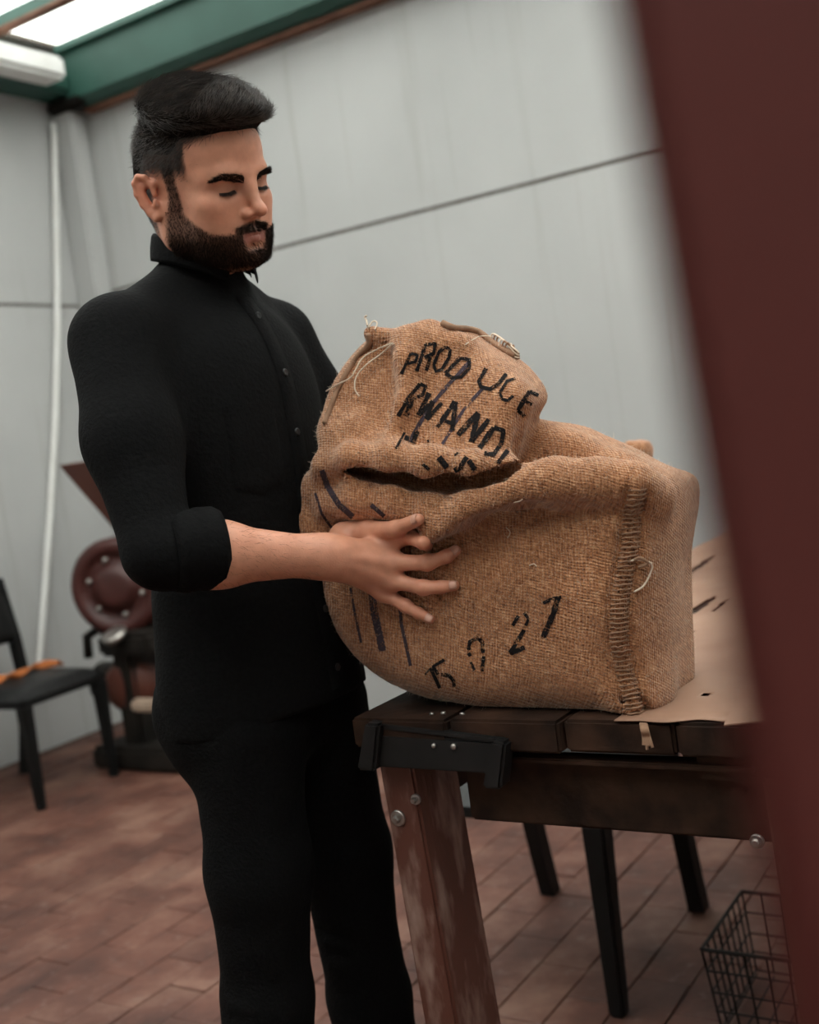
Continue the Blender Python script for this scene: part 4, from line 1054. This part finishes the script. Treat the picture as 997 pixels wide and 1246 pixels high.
# top: swept up and forward, lifting at the front
g = np.random.default_rng(5); ids = np.where(rv[:, 2] > .085)[0]; ids = g.choice(ids, 9000); q = rv[ids]; nn = np.stack([hn[ids] @ HX, hn[ids] @ HY, hn[ids] @ HZ], 1)
fr = ss(q[:, 1], .035, .075)[:, None]; d0 = (1 - fr) * np.array([-.40, .85, .0]) + fr * np.array([-.65, -.15, .70])
d0 = d0 - nn * (d0 * nn).sum(1, keepdims=True); d0 /= np.linalg.norm(d0, axis=1, keepdims=True) + 1e-6; d0 = d0 + nn * (.22 + .25 * fr)
Pt = strands(q - nn * .0015, d0, g.uniform(.012, .030, len(q)) * (1 - .3 * fr[:, 0]), nn * -.45, 7, .14)
tag(strand_mesh('hair_strands', hw(Pt), g.uniform(.00022, .00042, len(q)), M['hairm'], hair), kind='stuff')
# sides and back: short, faded over the scalp
ids = np.where((hmk > .02) & inhead)[0]; ids = g.choice(ids, 30000); ids = ids[g.uniform(size=len(ids)) < hmk[ids] ** .7]; q = L[ids]; nn = np.stack([bn[ids] @ HX, bn[ids] @ HY, bn[ids] @ HZ], 1)
lg = .0035 + .010 * ss(q[:, 2], .01, .08); d0 = nn * .45 + np.array([0, -.55, -.55])
Ps = strands(q - nn * .0005, d0, lg * g.uniform(.7, 1.2, len(q)), nn * -.2, 4, .25); tag(strand_mesh('faded_sides', hw(Ps), np.full(len(q), .00030), M['hairm'], hair), kind='stuff')
ids = np.where(rv[:, 2] <= .09)[0]; ids = g.choice(ids, 5000); q = rv[ids]; nn = np.stack([hn[ids] @ HX, hn[ids] @ HY, hn[ids] @ HZ], 1)
Ps = strands(q - nn * .002, nn * .35 + np.array([0, -.6, -.45]), g.uniform(.006, .013, len(q)), nn * -.3, 5, .3); tag(strand_mesh('side_strands', hw(Ps), np.full(len(q), .00026), M['hairm'], hair), kind='stuff')
# beard
ids = np.where((bmk > .05) & inhead)[0]; ids = np.concatenate([g.choice(ids, 22000), np.repeat(ids[(L[ids, 1] > .07) & (L[ids, 2] > -.07)], 3)]); ids = ids[g.uniform(size=len(ids)) < bmk[ids]]; q = L[ids]; nn = np.stack([bn[ids] @ HX, bn[ids] @ HY, bn[ids] @ HZ], 1)
sx_ = np.sign(q[:, 0:1]); fwd = ss(q[:, 1], .03, .08)[:, None]; ms = ss(q[:, 2], -.066, -.060)[:, None] * fwd
d0 = nn * .50 + np.array([0, .25, -.75]) * (1 - ms) + ms * np.concatenate([sx_ * .75, 0 * sx_, -.45 + 0 * sx_], 1)
lb = (.0035 + .0055 * ss(-q[:, 2], .05, .10)) * (1 - .65 * ss(-q[:, 2], .108, .122)) * (1 + .35 * ms[:, 0]); Pb = strands(q - nn * .0005, d0, lb * g.uniform(.7, 1.25, len(q)), nn * -.25, 5, .22)
beard = strand_mesh('beard', hw(Pb), np.full(len(q), .00026), M['beardm'], man); tag(beard, kind='stuff')
# eyebrows and lashes
def surf(points, out=np.array([0, 1., 0])):
    r = []
    for p in points:
        o = hw(np.array(p) + np.array([0, .2, 0])); lo, n_, i_, d_ = head_bvh.ray_cast(Vector(o), Vector(-HY))
        r.append(hl(np.array(lo)) if lo is not None else np.array(p))
    return np.array(r)
head_bvh = BVHTree.FromPolygons([tuple(map(float, v)) for v in hw(hv)], hF.tolist())
for s in (1, -1):
    n_ = 700; t = g.uniform(0, 1, n_); arch = np.array([np.interp(t, [0, .3, .65, 1], [.012, .026, .043, .056]) * s, 0 * t, np.interp(t, [0, .3, .65, 1], [.0125, .0165, .0190, .0125])]).T
    th = np.interp(t, [0, .2, .7, 1], [.0048, .0056, .0042, .0012]); arch[:, 2] += g.uniform(-1, 1, n_) * th
    q = surf(arch); Pb = strands(q, np.array([s * .75, .30, .25]) + 0 * q, g.uniform(.005, .009, n_), np.array([s * .3, -.5, -.35]) + 0 * q, 4, .2, 8 + s)
    tag(strand_mesh('eyebrow', hw(Pb), np.full(n_, .00030), M['beardm'], man), kind='stuff')
    n_ = 200; t = g.uniform(0, 1, n_); e = np.array([np.interp(t, [0, .5, 1], [.0205, .0325, .0460]) * s, 0 * t, np.interp(t, [0, .5, 1], [-.0012, -.0034, -.0030])]).T
    q = surf(e); Pb = strands(q, np.array([s * .2, .65, -.65]) + 0 * q, g.uniform(.005, .0085, n_), np.array([0, .3, .0]) + 0 * q, 4, .15, 12 + s)
    tag(strand_mesh('eyelashes', hw(Pb), np.full(n_, .00036), M['hairm'], man), kind='stuff')
# forearm hair
ids = np.where((np.arange(len(VV)) >= len(hv)) & (np.arange(len(VV)) < len(hv) + len(gv)))[0]; av_ = gv[ids - len(hv)]; tt = (av_ - ELB) @ fa_dir / np.linalg.norm(WR - ELB)
ids = ids[(tt > .1) & (tt < .95)]; ids = g.choice(ids, 700); nn = bn[ids]; Pb = strands(VV[ids], nn * .35 + W3(fa_dir * .7).ravel() + np.array([0, 0, -.3]), g.uniform(.006, .013, 700), nn * -.3, 4, .3)
tag(strand_mesh('forearm_hair', Pb, np.full(700, .00011), M['beardm'], bodyo), kind='stuff')

# --- shirt
sh = Field(m3(-.24, -.37, .86), m3(.26, .36, 1.60), .0055)
sh.ell(m3(.0, 0, 1.325), (.122, .180, .200), .02)
sh.ell(m3(-.018, 0, 1.38), (.112, .165, .13), .04)
sh.ell(m3(.008, -.004, 1.06), (.122, .162, .245), .08)
sh.ell(m3(.0, 0, .90), (.130, .172, .18), .06)
sh.cap(m3(-.02, -.045, 1.524), SHR + [0, .012, -.006], .046, .056, .04); sh.cap(m3(-.02, .045, 1.524), SHL + [0, -.012, -.006], .046, .056, .04)
sh.cap(m3(-.012, 0, 1.45), m3(-.002, 0, 1.545), .075, .056, .03)
sh.chain([SHR, SHR + (ELB - SHR) * .5 + [-.004, -.004, 0], ELB + [-.004, 0, .0]], [.060, .057, .045], .03)
sh.cap(ELB, ELB + (WR - ELB) * .2, .046, .046, .02)
sh.chain([SHL, ELB2], [.060, .054], .03); sh.cap(ELB2, ELB2 + (WR2 - ELB2) * .3, .052, .048, .02)
wn1, wn2 = trig_noise(17, 6, 31), trig_noise(40, 7, 32)
sh.add_fn(lambda x, y, z: .0045 * wn1(x, y, z * .8) + .0020 * wn2(x, y, z * .6))
# creases: at the elbow bend, down the sleeve, across the back
sh.f = np.maximum(sh.f, (.905 + .012 * np.sin(sh.ax[0] * 18)[:, None, None] - sh.ax[2][None, None, :]) + 0 * sh.ax[1][None, :, None])
cv, cF = sh.mesh(); cv = smooth_verts(cv, cF, 2, .5)
shirt = mesh('shirt', W3(cv), cF, M['shirt'], man, True)
sh_bvh = BVHTree.FromPolygons([tuple(map(float, v)) for v in W3(cv)], cF.tolist())
# rolled cuff
ac = W3(fa_dir).ravel(); c0 = W3(ELB + fa_dir * .012).ravel(); q = MB()
q.lathe([(.040, .006), (.049, .0), (.0525, .012), (.0515, .030), (.0535, .036), (.052, .058), (.047, .066), (.041, .062), (.040, .03)], c0, ac + np.array([0, 0, .16]), 40)
cu = q.build('cuff', M['shirt'], shirt, True)
q = MB(); c2 = W3(ELB2 + (WR2 - ELB2) * .22).ravel(); q.lathe([(.040, .006), (.050, .0), (.0535, .012), (.0525, .04), (.046, .05), (.04, .03)], c2, W3((WR2 - ELB2)).ravel(), 28); q.build('cuff', M['shirt'], shirt, True)
# collar: a folded band round the neck, open at the throat
def collar():
    n = 48; V = []; F_ = []; cx, cz = .004, 1.560
    for i in range(n):
        t = i / (n - 1); an = math.radians(22) + t * math.radians(316)        # 0 = front, via his left, round the back
        c, s = math.cos(an), math.sin(an); fr = max(0, c); bk = max(0, -c)
        rx, ry = .068, .062; zb = cz - .004 + .016 * bk - .030 * fr
        pin = m3(cx + rx * c, ry * s, zb); top = m3(cx - .004 + (rx - .004) * c, (ry - .003) * s, zb + .040 + .006 * bk - .004 * fr)
        drop = .040 + .014 * fr ** 3; o2 = m3(cx + (rx + .010 - .004 * fr) * c, (ry + .012) * s, zb + .040 + .006 * bk - drop)
        mid = m3(cx + (rx + .004) * c, (ry + .004) * s, zb + .043 + .006 * bk - .004 * fr)
        V += [pin, top, mid, o2]
    for i in range(n - 1):
        for k in range(3): a_ = i * 4 + k; F_.append((a_, a_ + 1, a_ + 5, a_ + 4))
    o = mesh('collar', W3(np.array(V)), F_, M['shirt'], shirt, True); md = o.modifiers.new('t', 'SOLIDIFY'); md.thickness = .003; md.offset = 0
    md = o.modifiers.new('s', 'SUBSURF'); md.levels = 1; md.render_levels = 1
collar()
def from_front(l, z, lift):
    lo, n_, i_, d_ = sh_bvh.ray_cast(Vector(W3(m3(.6, l, z)).ravel()), Vector(-A))
    return (np.array(lo) + np.array(n_) * lift) if lo is not None else W3(m3(.1, l, z)).ravel()
V, F_ = [], []
zz = np.linspace(1.50, .93, 60)
for z_ in zz:
    for l_ in (-.017, -.015, 0, .015, .017): V.append(from_front(l_, z_, .0028 if abs(l_) < .016 else -.001))
for i in range(59):
    for k in range(4): a_ = i * 5 + k; F_.append((a_, a_ + 1, a_ + 6, a_ + 5))
mesh('button_placket', V, F_, M['shirt'], shirt, True)
for z_ in np.arange(1.47, .95, -.085):
    q = MB(); q.lathe([(.0052, 0), (.0055, .0015), (.0045, .0026), (.0030, .0020)], from_front(0, z_, .0026), A + Z * .1, 14); q.build('button', M['button'], shirt, True)
# breast pocket
V, F_ = [], []; lo_, hi_ = -.115, -.035
for i in range(13):
    for j in range(13):
        l_ = lo_ + (hi_ - lo_) * j / 12; z_ = 1.345 - .115 * i / 12 + (.014 * (1 - abs(j - 6) / 6) * -(i / 12)); e = min(i, 12 - i, j, 12 - j) > 0
        V.append(from_front(l_, z_, .0030 if e or i == 0 else -.0005))
for i in range(12):
    for j in range(12): a_ = i * 13 + j; F_.append((a_, a_ + 1, a_ + 14, a_ + 13))
mesh('pocket', V, F_, M['shirt'], shirt, True)

# --- trousers
tr = Field(m3(-.24, -.30, .03), m3(.26, .30, 1.02), .0065)
KNR = pb(326, 1215, OB - .105); KNL = pb(450, 1215, OB + .105)
HPR, HPL = m3(.024, -.085, .88), m3(.02, .085, .88)
tr.ell(m3(-.008, 0, .93), (.122, .168, .13), .02)
tr.chain([HPR, (HPR + KNR) / 2 + [.004, 0, 0], KNR], [.082, .072, .062], .03); tr.chain([HPL, (HPL + KNL) / 2 + [.004, 0, 0], KNL], [.082, .072, .062], .03)
ANR, ANL = np.array([KNR[0] - .02, KNR[1] - .01, .10]), np.array([KNL[0] + .02, KNL[1] + .02, .10])
tr.chain([KNR, (KNR + ANR) / 2 + [-.012, 0, .03], ANR], [.066, .062, .052], .02); tr.chain([KNL, (KNL + ANL) / 2 + [-.012, 0, .03], ANL], [.066, .062, .052], .02)
tr.ell(m3(-.035, -.07, .90), (.085, .085, .10), .04); tr.ell(m3(-.035, .07, .90), (.085, .085, .10), .04)
w1, w2 = trig_noise(20, 6, 41), trig_noise(46, 7, 42)
tr.add_fn(lambda x, y, z: .0040 * w1(x, y, z) + .0024 * w2(x * .8, y * .8, z * 1.3))
for kn_ in (KNR, KNL):
    for k in range(6):
        zz_ = kn_ + np.array([0, 0, .14 - .05 * k]); tr.cap(zz_ + [-.09, -.04, .012 * (-1) ** k], zz_ + [-.03, .05, -.012], .010, .008, .014, '-'); tr.cap(zz_ + [-.075, -.07, .01], zz_ + [.06, -.075, -.016 * (-1) ** k], .006, .006, .012, '-')
tr.f = np.maximum(tr.f, np.maximum(tr.ax[2] - .975, .055 - tr.ax[2])[None, None, :])
pv, pF = tr.mesh(); pv = smooth_verts(pv, pF, 1, .5)
trou = mesh('trousers', W3(pv), pF, M['trouser'], man, True)
for an in (ANR, ANL):
    sf = Field(np.array([an[0] - .12, an[1] - .08, -.01]), np.array([an[0] + .26, an[1] + .08, .16]), .005)
    sf.chain([an + [-.03, 0, -.05], an + [.06, 0, -.055], an + [.165, .0, -.066]], [.045, .043, .034], .03); sf.cap(an + [-.01, 0, 0], an + [-.005, 0, .035], .044, .044, .03)
    sf.f = np.maximum(sf.f, (.002 - sf.ax[2])[None, None, :]); v_, f_ = sf.mesh(); mesh('shoe', W3(v_), f_, M['shoe'], man, True)
